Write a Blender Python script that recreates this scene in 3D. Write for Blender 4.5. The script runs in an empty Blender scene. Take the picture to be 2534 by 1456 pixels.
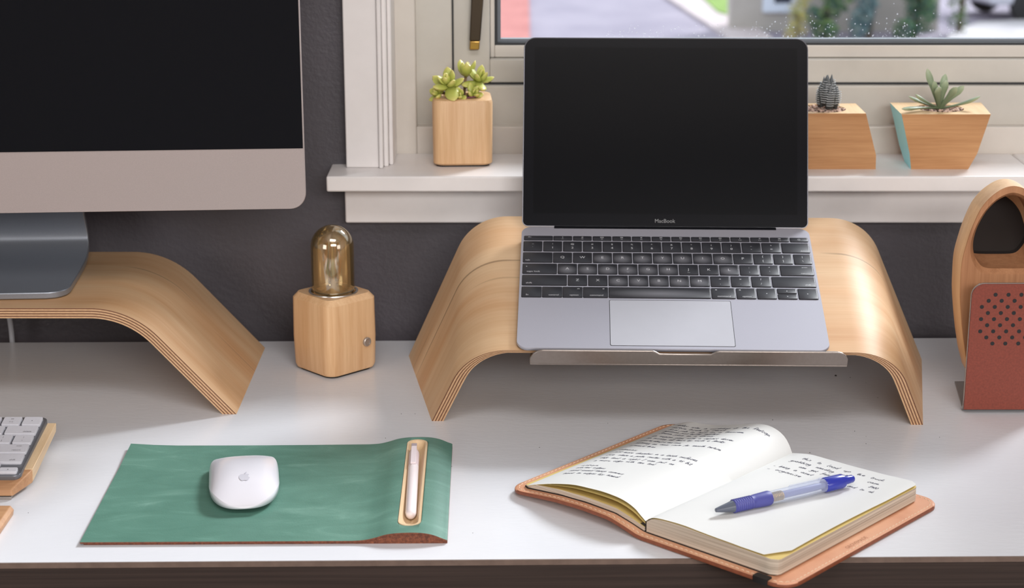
import bpy, bmesh, math, random
from math import sin, cos, tan, pi, radians, sqrt, atan2
from mathutils import Vector, Matrix
random.seed(7)
C = bpy.context.scene
COL = C.collection

# ------------------------------------------------------------------ camera (desk top is z = 0, metres)
F, PITCH, CAMH = 4500.0, radians(16), .58
CP, SP = cos(PITCH), sin(PITCH)
cam = bpy.data.cameras.new('camera'); camo = bpy.data.objects.new('camera', cam); COL.objects.link(camo)
camo.location = (0, 0, CAMH); camo.rotation_euler = (pi/2-PITCH, 0, 0)
cam.sensor_width = 36; cam.lens = F/2534*36; cam.clip_start = .02; cam.clip_end = 300
cam.dof.use_dof = True; cam.dof.focus_distance = 1.6; cam.dof.aperture_fstop = 10
C.camera = camo
C.view_settings.view_transform = 'Standard'; C.view_settings.look = 'None'
C.view_settings.gamma = 1; C.view_settings.use_curve_mapping = False
C.view_settings.exposure = 0.12

def ray(px, py):
    a = (px-1267)/F; b = (728-py)/F
    return (a, CP+b*SP, -SP+b*CP)
def onz(px, py, z=0.0):
    """a measured point of the photograph on the level z"""
    r = ray(px, py); t = (z-CAMH)/r[2]
    return Vector((r[0]*t, r[1]*t, z))
def ony(px, py, Y):
    """a measured point of the photograph on the upright plane Y"""
    r = ray(px, py); t = Y/r[1]
    return Vector((r[0]*t, Y, CAMH+r[2]*t))

# ------------------------------------------------------------------ mesh builder
class MB:
    def __init__(s):
        s.v = []; s.f = []; s.m = []; s.u = []
    def face(s, idx, m=0, uv=None):
        s.f.append(tuple(idx)); s.m.append(m); s.u.append(uv)
    def add(s, vs, fs, m=0, xf=None):
        b = len(s.v)
        for p in vs:
            p = Vector(p)
            s.v.append(tuple(xf @ p if xf else p))
        for q in fs:
            s.face([b+i for i in q], m)
        return b
    def box(s, x0, x1, y0, y1, z0, z1, m=0, xf=None):
        s.add([(x0,y0,z0),(x1,y0,z0),(x1,y1,z0),(x0,y1,z0),(x0,y0,z1),(x1,y0,z1),(x1,y1,z1),(x0,y1,z1)],
              [(0,3,2,1),(4,5,6,7),(0,1,5,4),(1,2,6,5),(2,3,7,6),(3,0,4,7)], m, xf)
        return s
    def prism(s, o, z0, z1, m=0, xf=None, mtop=None, mside=None):
        """o: 2D outline ccw; z0/z1 numbers or functions of (x,y)"""
        n = len(o)
        g0 = z0 if callable(z0) else (lambda x, y: z0)
        g1 = z1 if callable(z1) else (lambda x, y: z1)
        b = s.add([(x, y, g0(x, y)) for x, y in o]+[(x, y, g1(x, y)) for x, y in o], [], m, xf)
        s.face([b+i for i in range(n)][::-1], m)
        s.face([b+n+i for i in range(n)], m if mtop is None else mtop)
        for i in range(n):
            j = (i+1) % n
            s.face([b+i, b+j, b+n+j, b+n+i], m if mside is None else mside)
        return s
    def loft(s, rings, m=0, xf=None, cap0=True, cap1=True):
        b = len(s.v); n = len(rings[0])
        for r in rings: s.add(r, [], m, xf)
        for k in range(len(rings)-1):
            for i in range(n):
                j = (i+1) % n
                s.face([b+k*n+i, b+k*n+j, b+(k+1)*n+j, b+(k+1)*n+i], m)
        if cap0: s.face([b+i for i in range(n)][::-1], m)
        if cap1: s.face([b+(len(rings)-1)*n+i for i in range(n)], m)
        return s
    def lathe(s, prof, seg=32, m=0, xf=None, cap0=True, cap1=True):
        return s.loft([[(r*cos(2*pi*i/seg), r*sin(2*pi*i/seg), z) for i in range(seg)] for r, z in prof], m, xf, cap0, cap1)
    def tube(s, pts, r, seg=8, m=0, xf=None):
        pts = [Vector(p) for p in pts]; rings = []
        up = Vector((0, 0, 1))
        for k, p in enumerate(pts):
            d = (pts[min(k+1, len(pts)-1)]-pts[max(k-1, 0)]).normalized()
            a = d.cross(up)
            if a.length < 1e-3: a = d.cross(Vector((0, 1, 0)))
            a.normalize(); c = d.cross(a); rr = r[k] if isinstance(r, (list, tuple)) else r
            rings.append([tuple(p+a*rr*cos(2*pi*i/seg)-c*rr*sin(2*pi*i/seg)) for i in range(seg)])
        return s.loft([q[::-1] for q in rings], m, xf)
    def grid(s, fn, nu, nv, m=0, uvs=1.0, flip=False):
        b = len(s.v)
        for i in range(nu+1):
            for j in range(nv+1):
                s.v.append(tuple(fn(i/nu, j/nv)))
        for i in range(nu):
            for j in range(nv):
                q = [b+i*(nv+1)+j, b+(i+1)*(nv+1)+j, b+(i+1)*(nv+1)+j+1, b+i*(nv+1)+j+1]
                uv = [(i/nu, j/nv), ((i+1)/nu, j/nv), ((i+1)/nu, (j+1)/nv), (i/nu, (j+1)/nv)]
                if flip: q.reverse(); uv.reverse()
                s.face(q, m, uv)
        return s
    def mesh(s, name):
        me = bpy.data.meshes.new(name); me.from_pydata(s.v, [], s.f)
        me.polygons.foreach_set('material_index', s.m)
        if any(u is not None for u in s.u):
            L = me.uv_layers.new(name='UVMap').data; k = 0
            for fi, u in enumerate(s.u):
                for t in range(len(s.f[fi])):
                    if u is not None: L[k].uv = u[t]
                    k += 1
        me.update()
        return me
    def obj(s, name, mats, parent=None, loc=(0,0,0), rot=(0,0,0), smooth=35, bevel=None, seg=3, fix=True):
        me = s.mesh(name)
        if fix:
            bm = bmesh.new(); bm.from_mesh(me); bmesh.ops.recalc_face_normals(bm, faces=bm.faces); bm.to_mesh(me); bm.free()
        if not isinstance(mats, (list, tuple)): mats = [mats]
        for mt in mats: me.materials.append(mt)
        if smooth:
            me.polygons.foreach_set('use_smooth', [True]*len(me.polygons))
            me.set_sharp_from_angle(angle=radians(smooth))
        o = bpy.data.objects.new(name, me); COL.objects.link(o)
        o.location = loc; o.rotation_euler = rot
        if parent: o.parent = parent
        if bevel:
            bv = o.modifiers.new('b', 'BEVEL'); bv.width = bevel; bv.segments = seg; bv.limit_method = 'ANGLE'; bv.angle_limit = radians(38)
            bv.harden_normals = False
        return o

def tag(o, label=None, cat=None, group=None, kind=None):
    if label: o['label'] = label
    if cat: o['category'] = cat
    if group: o['group'] = group
    if kind: o['kind'] = kind
    return o
def thing(name, label, cat, loc=(0,0,0), rot=(0,0,0), group=None):
    o = bpy.data.objects.new(name, None); COL.objects.link(o); o.empty_display_size = .02
    o.location = loc; o.rotation_euler = rot
    return tag(o, label, cat, group)
def rrect(x0, x1, y0, y1, r, n=6):
    o = []
    rs = r if isinstance(r, (list, tuple)) else (r, r, r, r)   # bl, br, tr, tl
    for (cx, cy, a0, q) in ((x0, y0, pi, rs[0]), (x1, y0, 1.5*pi, rs[1]), (x1, y1, 0, rs[2]), (x0, y1, .5*pi, rs[3])):
        sx = 1 if cx == x0 else -1; sy = 1 if cy == y0 else -1
        if q <= 0: o.append((cx, cy)); continue
        for k in range(n+1):
            a = a0+k*pi/2/n
            o.append((cx+sx*q+q*cos(a), cy+sy*q+q*sin(a)))
    return o
def interp(tab, x):
    if x <= tab[0][0]: return tab[0][1]
    for (a, b), (c, d) in zip(tab, tab[1:]):
        if x <= c: return b+(d-b)*(x-a)/(c-a)
    return tab[-1][1]
def smooth_tab(pts, n=8):
    """Catmull-Rom through points (any dimension)"""
    P = [Vector(p) for p in pts]; out = []
    for i in range(len(P)-1):
        p0 = P[max(i-1, 0)]; p1 = P[i]; p2 = P[i+1]; p3 = P[min(i+2, len(P)-1)]
        for k in range(n):
            t = k/n
            out.append(.5*((2*p1)+(p2-p0)*t+(2*p0-5*p1+4*p2-p3)*t*t+(3*p1-p0-3*p2+p3)*t**3))
    out.append(P[-1]); return out

# ------------------------------------------------------------------ materials
def srgb(r, g, b):
    f = lambda c: (c/255/12.92) if c <= 10 else ((c/255+.055)/1.055)**2.4
    return (f(r), f(g), f(b), 1)
class NT:
    def __init__(s, name):
        s.mat = bpy.data.materials.new(name); s.mat.use_nodes = True
        s.t = s.mat.node_tree; s.n = s.t.nodes; s.n.clear()
        s.out = s.n.new('ShaderNodeOutputMaterial'); s.b = s.n.new('ShaderNodeBsdfPrincipled')
        s.link(s.b.outputs[0], s.out.inputs[0])
    def link(s, a, b): s.t.links.new(a, b)
    def node(s, ty, **k):
        o = s.n.new(ty)
        for a, b in k.items(): setattr(o, a, b)
        return o
    def coord(s, kind='Object', scale=(1,1,1), rot=(0,0,0), loc=(0,0,0)):
        tc = s.node('ShaderNodeTexCoord'); mp = s.node('ShaderNodeMapping')
        mp.inputs['Scale'].default_value = scale; mp.inputs['Rotation'].default_value = rot; mp.inputs['Location'].default_value = loc
        s.link(tc.outputs[kind], mp.inputs[0]); return mp.outputs[0]
    def noise(s, vec, scale=1, detail=4, rough=.55, dist=0):
        o = s.node('ShaderNodeTexNoise'); o.inputs['Scale'].default_value = scale; o.inputs['Detail'].default_value = detail
        o.inputs['Roughness'].default_value = rough; o.inputs['Distortion'].default_value = dist
        s.link(vec, o.inputs['Vector']); return o.outputs['Fac']
    def ramp(s, fac, stops, interp='LINEAR'):
        o = s.node('ShaderNodeValToRGB'); o.color_ramp.interpolation = interp; e = o.color_ramp.elements
        while len(e) < len(stops): e.new(.5)
        for k, (p, c) in enumerate(stops): e[k].position = p; e[k].color = c
        s.link(fac, o.inputs[0]); return o.outputs[0]
    def mix(s, fac, a, b, blend='MIX'):
        o = s.node('ShaderNodeMix', data_type='RGBA', blend_type=blend)
        if isinstance(fac, (int, float)): o.inputs[0].default_value = fac
        else: s.link(fac, o.inputs[0])
        for i, x in ((6, a), (7, b)):
            if isinstance(x, (tuple, list)): o.inputs[i].default_value = x
            else: s.link(x, o.inputs[i])
        return o.outputs[2]
    def math(s, op, a, b=None, c=None):
        o = s.node('ShaderNodeMath', operation=op)
        for i, x in enumerate((a, b, c)):
            if x is None: continue
            if isinstance(x, (int, float)): o.inputs[i].default_value = x
            else: s.link(x, o.inputs[i])
        return o.outputs[0]
    def bump(s, h, strength=.2, dist=.001):
        o = s.node('ShaderNodeBump'); o.inputs['Strength'].default_value = strength; o.inputs['Distance'].default_value = dist
        s.link(h, o.inputs['Height']); s.link(o.outputs[0], s.b.inputs['Normal'])
    def set(s, **k):
        for a, v in k.items():
            i = s.b.inputs[a.replace('_', ' ')]
            if isinstance(v, (int, float, tuple, list)): i.default_value = v
            else: s.link(v, i)
        return s
def plain(name, col, rough=.5, metal=0, spec=.5, noise=0, nscale=200, bump=0, bscale=400, coat=0, **k):
    m = NT(name); m.set(Roughness=rough, Metallic=metal)
    m.b.inputs['Specular IOR Level'].default_value = spec
    m.b.inputs['Coat Weight'].default_value = coat
    if noise:
        f = m.noise(m.coord(), nscale, 5)
        lo = tuple(c*(1-noise) for c in col[:3])+(1,); hi = tuple(min(1, c*(1+noise)) for c in col[:3])+(1,)
        m.set(Base_Color=m.ramp(f, [(.3, lo), (.7, hi)]))
    else: m.set(Base_Color=col)
    if bump: m.bump(m.noise(m.coord(), bscale, 3), bump, .0005)
    return m.mat
def wood(name, dark, light, axis=0, kind='Object', k=1.0, rough=.45, streak=.35, blotch=.5, rings=None, flecks=0.0, heart=None):
    """grain runs along the axis"""
    m = NT(name)
    sc = [1, 1, 1]; 
    a = [170*k, 170*k, 170*k]; a[axis] = 7*k
    b = [38*k, 38*k, 38*k]; b[axis] = 5*k
    c = [900*k, 900*k, 900*k]; c[axis] = 30*k
    f1 = m.noise(m.coord(kind, tuple(b)), 1, 3, .5, .6)
    f2 = m.noise(m.coord(kind, tuple(a)), 1, 4, .6, .3)
    f3 = m.noise(m.coord(kind, tuple(c)), 1, 2, .6)
    h = m.math('ADD', m.math('MULTIPLY', f1, blotch), m.math('ADD', m.math('MULTIPLY', f2, streak), m.math('MULTIPLY', f3, 1-streak-blotch if 1-streak-blotch > .05 else .15)))
    col = m.ramp(h, [(.32, dark), (.68, light)])
    if heart:
        hsc = [16, 16, 16]; hsc[axis] = 3.2
        hn = m.noise(m.coord(kind, tuple(hsc), loc=(1.7, 4.2, 0)), 1, 3, .5, .5)
        col = m.mix(m.ramp(hn, [(.46, (0,0,0,1)), (.72, (.85,.85,.85,1))]), col, m.mix(1.0, col, heart, 'MULTIPLY'))
    if flecks:
        g = m.noise(m.coord(kind, tuple(x*2.2 for x in a), loc=(3, 5, 1)), 1, 2, .5, .4)
        fl = m.ramp(g, [(.64, (0,0,0,1)), (.70, (1,1,1,1))])
        sp = m.ramp(m.noise(m.coord(kind, tuple(x*.35 for x in b), loc=(9, 2, 4)), 1, 2), [(.5, (0,0,0,1)), (.62, (1,1,1,1))])
        col = m.mix(m.math('MULTIPLY', m.math('MULTIPLY', fl, sp), flecks), col, tuple(x*.35 for x in dark[:3])+(1,))
    m.set(Base_Color=col, Roughness=rough); m.b.inputs['Specular IOR Level'].default_value = .35
    m.bump(f3, .08, .0003)
    return m.mat
def ply(name, light, dark, layers=5, kind='UV'):
    m = NT(name); tc = m.node('ShaderNodeTexCoord'); sep = m.node('ShaderNodeSeparateXYZ'); m.link(tc.outputs[kind], sep.inputs[0])
    w = m.noise(m.coord(kind, (60, 1, 1)), 1, 3)
    t = m.math('ADD', sep.outputs[1], m.math('MULTIPLY', m.math('SUBTRACT', w, .5), .02))
    fr = m.math('FRACT', m.math('MULTIPLY', t, layers))
    r = m.ramp(fr, [(0, light), (.52, light), (.6, dark), (.95, dark), (1, light)])
    g = m.noise(m.coord(kind, (300, 8, 1)), 1, 3)
    m.set(Base_Color=m.mix(.35, r, m.ramp(g, [(.3, (.45,.3,.2,1)), (.7, (1,1,1,1))]), 'MULTIPLY'), Roughness=.55)
    return m.mat

M = {}
M['white'] = plain('white_paint', srgb(230, 226, 225), .35, noise=.03, nscale=30, bump=.05, bscale=60)
M['vinyl'] = plain('cream_vinyl', srgb(204, 200, 192), .38, noise=.05, nscale=18)
M['vinyl2'] = plain('pale_vinyl', srgb(214, 208, 200), .35, noise=.04, nscale=18)
M['gasket'] = plain('black_rubber', srgb(38, 40, 44), .5)
M['gasket2'] = plain('grey_rubber', srgb(120, 126, 134), .35)
# wall: dark charcoal paint with roller stipple
m = NT('charcoal_wall'); n1 = m.noise(m.coord(), 170, 4, .55); n2 = m.noise(m.coord(), 5, 3)
m.set(Base_Color=m.ramp(n2, [(.3, srgb(70, 67, 72)), (.7, srgb(84, 80, 87))]), Roughness=.42); m.bump(n1, .38, .0016); M['wall'] = m.mat
m = NT('white_room_wall'); m.set(Base_Color=srgb(200, 194, 190), Roughness=.8); m.bump(m.noise(m.coord(), 90, 3), .1, .001); M['room'] = m.mat
m = NT('floor_boards'); m.set(Base_Color=m.ramp(m.noise(m.coord('Object', (2, 30, 2)), 1, 4), [(.3, srgb(96, 74, 56)), (.7, srgb(150, 122, 96))]), Roughness=.4); M['floor'] = m.mat
# desk
m = NT('white_lacquer'); wv = m.noise(m.coord('Object', (90, 260, 90)), 1, 3, .55, .4); n2 = m.noise(m.coord(), 4, 3)
m.set(Base_Color=m.ramp(n2, [(.35, srgb(216, 218, 224)), (.65, srgb(223, 225, 230))]), Roughness=.24); m.b.inputs['Specular IOR Level'].default_value = .45
m.bump(wv, .13, .0012); M['desk'] = m.mat
m = NT('dark_edge'); g = m.noise(m.coord('Object', (4, 4, 420)), 1, 4, .6)
m.set(Base_Color=m.ramp(g, [(.3, srgb(36, 28, 26)), (.7, srgb(62, 50, 46))]), Roughness=.55); M['deskedge'] = m.mat
M['deskband'] = plain('desk_band', srgb(112, 96, 88), .45, noise=.15, nscale=90)
M['alu'] = plain('brushed_aluminium', srgb(178, 166, 164), .4, .25, noise=.03, nscale=900, bump=.04, bscale=2500)
M['alu_d'] = plain('grey_aluminium', srgb(150, 156, 166), .33, .6, noise=.03, nscale=900, bump=.04, bscale=2500)
M['spacegrey'] = plain('grey_metal', srgb(178, 177, 188), .4, .35, noise=.02, nscale=1200, bump=.03, bscale=3000)
M['trackpad'] = plain('trackpad_metal', srgb(190, 190, 198), .33, .25, noise=.012, nscale=60)
M['rim'] = plain('bright_rim', srgb(205, 205, 205), .25, .9)
M['steel'] = plain('steel', srgb(176, 168, 162), .32, .6, noise=.05, nscale=300)
M['screen'] = plain('black_glass', srgb(22, 23, 27), .13, 0, .16)
M['display'] = plain('black_display', srgb(19, 20, 23), .13, 0, .14)
M['keyblk'] = plain('black_key', srgb(46, 46, 52), .42, 0, .5, bump=.03, bscale=3000)
m = NT('worn_key'); tc = m.node('ShaderNodeTexCoord'); mp = m.node('ShaderNodeMapping'); mp.inputs['Location'].default_value = (-.5, -.42, 0)
m.link(tc.outputs['Generated'], mp.inputs[0]); gr = m.node('ShaderNodeTexGradient', gradient_type='SPHERICAL'); mp.inputs['Scale'].default_value = (1, 1, 0)
sc_ = m.node('ShaderNodeMapping'); sc_.inputs['Scale'].default_value = (1.9, 2.3, 0); m.link(mp.outputs[0], sc_.inputs[0]); m.link(sc_.outputs[0], gr.inputs[0])
m.set(Base_Color=m.mix(m.math('MULTIPLY', gr.outputs['Fac'], .55), srgb(46, 46, 52), srgb(150, 150, 158)), Roughness=.4); M['keyworn'] = m.mat
M['keyhole'] = plain('key_gap', srgb(10, 10, 12), .6)
M['legend'] = plain('key_legend', srgb(205, 207, 212), .5)
M['legendgrey'] = plain('grey_legend', srgb(70, 70, 78), .5)
M['keywhite'] = plain('white_key', srgb(206, 206, 214), .35, noise=.02, nscale=500)
M['logo'] = plain('grey_logo', srgb(198, 198, 208), .25)
M['mouse'] = plain('white_shell', srgb(220, 219, 227), .2, 0, .45)
M['birch'] = wood('birch_veneer', srgb(200, 158, 116), srgb(231, 201, 163), 0, 'UV', .4, .52, .2, .65, flecks=.9, heart=(.86, .66, .50, 1))
M['ply'] = ply('birch_ply_edge', srgb(214, 176, 136), srgb(122, 80, 56), 4)
M['maple'] = wood('maple', srgb(205, 158, 112), srgb(236, 200, 158), 2, 'Object', 1, .42, .4, .4)
M['maple_top'] = wood('maple_end', srgb(214, 170, 128), srgb(238, 204, 166), 1, 'Object', 1, .42, .4, .4)
M['maple_lt'] = wood('maple_light', srgb(206, 174, 136), srgb(230, 204, 168), 1, 'Object', 1, .42, .4, .4)
M['walnut'] = wood('cherry', srgb(160, 114, 80), srgb(200, 156, 116), 0, 'Object', 1, .4, .4, .4)
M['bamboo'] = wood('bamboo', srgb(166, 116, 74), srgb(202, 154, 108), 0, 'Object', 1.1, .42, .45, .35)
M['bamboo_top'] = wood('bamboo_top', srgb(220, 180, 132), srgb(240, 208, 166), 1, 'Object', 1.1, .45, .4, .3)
M['maple_face'] = wood('maple_face', srgb(150, 102, 70), srgb(192, 142, 104), 2, 'Object', 1, .45, .4, .4)
M['cyan'] = plain('pale_blue_paint', srgb(160, 240, 250), .35)
M['maple_spk'] = wood('maple_shell', srgb(204, 160, 118), srgb(232, 196, 154), 2, 'Object', 1, .42, .4, .4)
m = NT('green_leather'); n1 = m.noise(m.coord(), 900, 4, .6); n2 = m.noise(m.coord('Object', (14, 40, 10), (0, 0, .4)), 1, 6, .65, .8)
n3 = m.noise(m.coord(), 7, 4)
c_ = m.ramp(n2, [(.25, srgb(70, 112, 98)), (.55, srgb(92, 136, 121)), (.75, srgb(130, 170, 156))])
m.set(Base_Color=m.mix(.4, c_, m.ramp(n3, [(.3, srgb(66, 112, 98)), (.7, srgb(104, 148, 134))])), Roughness=.5); m.bump(n1, .35, .0005); M['green'] = m.mat
m = NT('cork_edge'); n1 = m.noise(m.coord(), 500, 4, .7)
m.set(Base_Color=m.ramp(n1, [(.35, srgb(84, 44, 30)), (.6, srgb(128, 72, 48)), (.75, srgb(170, 110, 74))]), Roughness=.7); M['cork'] = m.mat
m = NT('tan_leather'); n1 = m.noise(m.coord(), 700, 4); n2 = m.noise(m.coord(), 16, 4)
m.set(Base_Color=m.ramp(n2, [(.3, srgb(206, 144, 110)), (.7, srgb(226, 174, 140))]), Roughness=.42); m.bump(n1, .2, .0004); M['tan'] = m.mat
M['tan_d'] = plain('brown_leather_edge', srgb(128, 70, 46), .5, noise=.15, nscale=200)
M['thread'] = plain('cream_thread', srgb(226, 204, 176), .6)
M['emboss'] = plain('pressed_mark', srgb(176, 118, 84), .5)
m = NT('red_leather'); n1 = m.noise(m.coord(), 500, 4)
m.set(Base_Color=m.ramp(n1, [(.3, srgb(116, 52, 38)), (.7, srgb(134, 62, 46))]), Roughness=.5); m.bump(n1, .15, .0004); M['red'] = m.mat
M['black'] = plain('black_card', srgb(26, 25, 27), .6)
M['paper'] = plain('cream_paper', srgb(216, 217, 216), .7, spec=.2, noise=.012, nscale=20)
M['aged'] = plain('yellow_paper', srgb(214, 190, 120), .7, spec=.2)
m = NT('page_edges'); tc = m.coord('Object', (3, 3, 1400)); n1 = m.noise(tc, 1, 3, .6)
m.set(Base_Color=m.ramp(n1, [(.3, srgb(150, 136, 120)), (.6, srgb(206, 194, 178)), (.8, srgb(226, 218, 206))]), Roughness=.7); M['pages'] = m.mat
M['ink'] = plain('blue_black_ink', srgb(52, 54, 84), .6)
M['pen_blue'] = plain('blue_plastic', srgb(44, 54, 160), .25, coat=.3)
M['pen_grip'] = plain('blue_rubber', srgb(74, 76, 150), .5)
M['pen_ink'] = plain('pen_refill', srgb(120, 130, 176), .4)
M['pen_clear'] = None
m = NT('clear_plastic'); m.set(Base_Color=srgb(226, 232, 244), Roughness=.08); tr = m.node('ShaderNodeBsdfTransparent'); tr.inputs[0].default_value = (.95, .96, 1, 1)
lw = m.node('ShaderNodeLayerWeight'); lw.inputs[0].default_value = .5; mx = m.node('ShaderNodeMixShader')
m.link(m.math('ADD', m.math('MULTIPLY', m.math('POWER', lw.outputs['Facing'], 2), .5), .22), mx.inputs[0]); m.link(tr.outputs[0], mx.inputs[1]); m.link(m.b.outputs[0], mx.inputs[2]); m.link(mx.outputs[0], m.out.inputs[0]); M['pen_clear'] = m.mat
m = NT('frosted_plastic'); m.set(Base_Color=srgb(232, 222, 224), Roughness=.3); m.b.inputs['Subsurface Weight'].default_value = .4; m.b.inputs['Subsurface Radius'].default_value = (.004, .003, .003); M['frost'] = m.mat
M['brass'] = plain('brass', srgb(196, 158, 88), .3, .9)
M['bronze'] = plain('dark_bronze', srgb(84, 74, 62), .35, .8)
M['gold'] = plain('gold_filament', srgb(214, 158, 84), .3, .9)
M['redplastic'] = plain('red_plastic', srgb(170, 40, 36), .4)
M['cable'] = plain('grey_cable', srgb(176, 178, 184), .45)
M['foot'] = plain('black_foot', srgb(18, 18, 20), .6)
m = NT('soil'); n1 = m.noise(m.coord(), 420, 4, .7)
m.set(Base_Color=m.ramp(n1, [(.35, srgb(58, 38, 28)), (.6, srgb(120, 84, 62)), (.75, srgb(200, 170, 150))]), Roughness=.9); m.bump(n1, 1, .002); M['soil'] = m.mat
M['grit'] = plain('pale_grit', srgb(206, 176, 160), .8, noise=.35, nscale=90)
def leafmat(name, base, tip, rim, rough=.4):
    m = NT(name); tc = m.node('ShaderNodeTexCoord'); sep = m.node('ShaderNodeSeparateXYZ'); m.link(tc.outputs['UV'], sep.inputs[0])
    c = m.ramp(sep.outputs[0], [(0, base), (.75, tip), (1, rim)])
    m.set(Base_Color=c, Roughness=rough); m.b.inputs['Subsurface Weight'].default_value = .15; m.b.inputs['Subsurface Radius'].default_value = (.003, .003, .001)
    return m.mat
M['leaf_y'] = leafmat('lime_leaf', srgb(150, 160, 70), srgb(196, 200, 104), srgb(226, 214, 130))
M['leaf_g'] = leafmat('sage_leaf', srgb(98, 112, 82), srgb(140, 156, 128), srgb(176, 188, 158))
M['leaf_d'] = leafmat('charcoal_leaf', srgb(50, 52, 52), srgb(78, 82, 84), srgb(120, 124, 126), .5)
M['leaf_w'] = plain('white_ridge', srgb(176, 180, 182), .6)
M['violet'] = plain('fallen_petal', srgb(150, 80, 120), .6)
# window glass: thin pane, mostly clear with a real sheen
m = NT('window_pane'); m.n.remove(m.b); tr = m.node('ShaderNodeBsdfTransparent'); tr.inputs[0].default_value = (.96, .975, .98, 1)
gl = m.node('ShaderNodeBsdfGlossy'); gl.inputs['Roughness'].default_value = .02; lf_ = m.node('ShaderNodeLayerWeight'); lf_.inputs[0].default_value = .5
frv = m.math('ADD', m.math('MULTIPLY', m.math('POWER', lf_.outputs['Facing'], 4), .45), .025)
mx = m.node('ShaderNodeMixShader'); m.link(frv, mx.inputs[0]); m.link(tr.outputs[0], mx.inputs[1]); m.link(gl.outputs[0], mx.inputs[2]); m.link(mx.outputs[0], m.out.inputs[0]); M['pane'] = m.mat
m = NT('amber_glass'); m.n.remove(m.b); tr = m.node('ShaderNodeBsdfTransparent'); tr.inputs[0].default_value = (.97, .87, .66, 1)
gl = m.node('ShaderNodeBsdfGlossy'); gl.inputs['Roughness'].default_value = .09; gl.inputs[0].default_value = (1, .93, .8, 1)
lw = m.node('ShaderNodeLayerWeight'); lw.inputs[0].default_value = .35
fa = m.math('ADD', m.math('MULTIPLY', lw.outputs['Fresnel'], .8), .22)
df = m.node('ShaderNodeBsdfDiffuse'); df.inputs[0].default_value = srgb(222, 184, 120); m0 = m.node('ShaderNodeMixShader'); m0.inputs[0].default_value = .13; m.link(tr.outputs[0], m0.inputs[1]); m.link(df.outputs[0], m0.inputs[2])
mx = m.node('ShaderNodeMixShader'); m.link(fa, mx.inputs[0]); m.link(m0.outputs[0], mx.inputs[1]); m.link(gl.outputs[0], mx.inputs[2]); m.link(mx.outputs[0], m.out.inputs[0]); M['amber'] = m.mat
m = NT('water_drop'); m.set(Base_Color=(1,1,1,1), Roughness=.02); m.b.inputs['Transmission Weight'].default_value = 1; m.b.inputs['IOR'].default_value = 1.33; M['drop'] = m.mat

# ------------------------------------------------------------------ lettering
_tc = {}
def text_geo(s, size):
    """verts/faces of a string centred at the origin, flat in xy"""
    k = (s, size)
    if k in _tc: return _tc[k]
    cu = bpy.data.curves.new('t', 'FONT'); cu.body = s; cu.size = size; cu.align_x = 'CENTER'; cu.align_y = 'CENTER'; cu.resolution_u = 3
    ob = bpy.data.objects.new('t', cu); COL.objects.link(ob); bpy.context.view_layer.update()
    me = bpy.data.meshes.new_from_object(ob.evaluated_get(bpy.context.evaluated_depsgraph_get()))
    r = ([tuple(v.co) for v in me.vertices], [tuple(p.vertices) for p in me.polygons])
    bpy.data.objects.remove(ob); bpy.data.curves.remove(cu); bpy.data.meshes.remove(me)
    _tc[k] = r; return r
def put_text(mb, s, size, x, y, z, m, sx=1.0):
    v, f = text_geo(s, size)
    mb.add([(p[0]*sx+x, p[1]+y, z) for p in v], f, m)

# ------------------------------------------------------------------ the room
WY = 1.87      # inner face of the window wall
SZ = .1854     # top of the sill
def struct(o, label=None): o['kind'] = 'structure'; return o
WX0, WX1, WZ1 = -.128, .98, 1.15
mb = MB()
def ringbox(mb, x0, x1, z0, z1, ox0, ox1, oz0, oz1, y0, y1, m=0):
    """a rectangular frame: opening x0..x1,z0..z1 inside outline ox..oz"""
    mb.box(ox0, x0, y0, y1, oz0, oz1, m); mb.box(x1, ox1, y0, y1, oz0, oz1, m)
    mb.box(x0, x1, y0, y1, oz0, z0, m); mb.box(x0, x1, y0, y1, z1, oz1, m)
FLZ, CLZ = -.74, 1.8
ringbox(mb, WX0, WX1, SZ-.02, WZ1, -2.3, 2.3, FLZ, CLZ, WY, WY+.16)
struct(mb.obj('wall_back', M['wall']))
struct(MB().box(-2.4, -2.3, -1.7, WY+.1, FLZ, CLZ).obj('wall_left', M['room']))
struct(MB().box(2.3, 2.4, -1.7, WY+.1, FLZ, CLZ).obj('wall_right', M['room']))
struct(MB().box(-2.4, 2.4, -1.8, -1.7, FLZ, CLZ).obj('wall_front', M['room']))
struct(MB().box(-2.4, 2.4, -1.8, WY+.16, FLZ-.05, FLZ).obj('floor', M['floor']))
struct(MB().box(-2.4, 2.4, -1.8, WY+.16, CLZ, CLZ+.05).obj('ceiling', M['room']))

# window: casing, sill, apron
cz = SZ-.006
mb = MB(); mb.box(-.1722, -.1378, WY-.018, WY, SZ, 1.2); mb.box(-.1378, -.1335, WY-.022, WY, SZ, 1.2); mb.box(-.1335, -.1285, WY-.013, WY+.02, SZ, 1.2)
mb.box(-.1285, -.124, WY-.004, WY+.06, SZ, 1.2)
mb.box(.98, 1.05, WY-.018, WY, SZ, 1.2); mb.box(-.1722, 1.05, WY-.018, WY, 1.15, 1.2)
struct(mb.obj('trim_1', M['white'], bevel=.0015))
mb = MB(); mb.box(-.189, .5375, WY-.06, WY+.057, SZ-.0163, SZ)
struct(mb.obj('trim_2', M['white'], bevel=.002))
mb = MB(); mb.box(.5383, 1.07, WY-.06, WY+.057, SZ-.0163, SZ)
struct(mb.obj('trim_3', M['white'], bevel=.003))
mb = MB(); mb.box(-.1745, 1.06, WY-.018, WY, .1262, SZ-.0163)
struct(mb.obj('trim_4', M['white'], bevel=.002))
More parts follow.
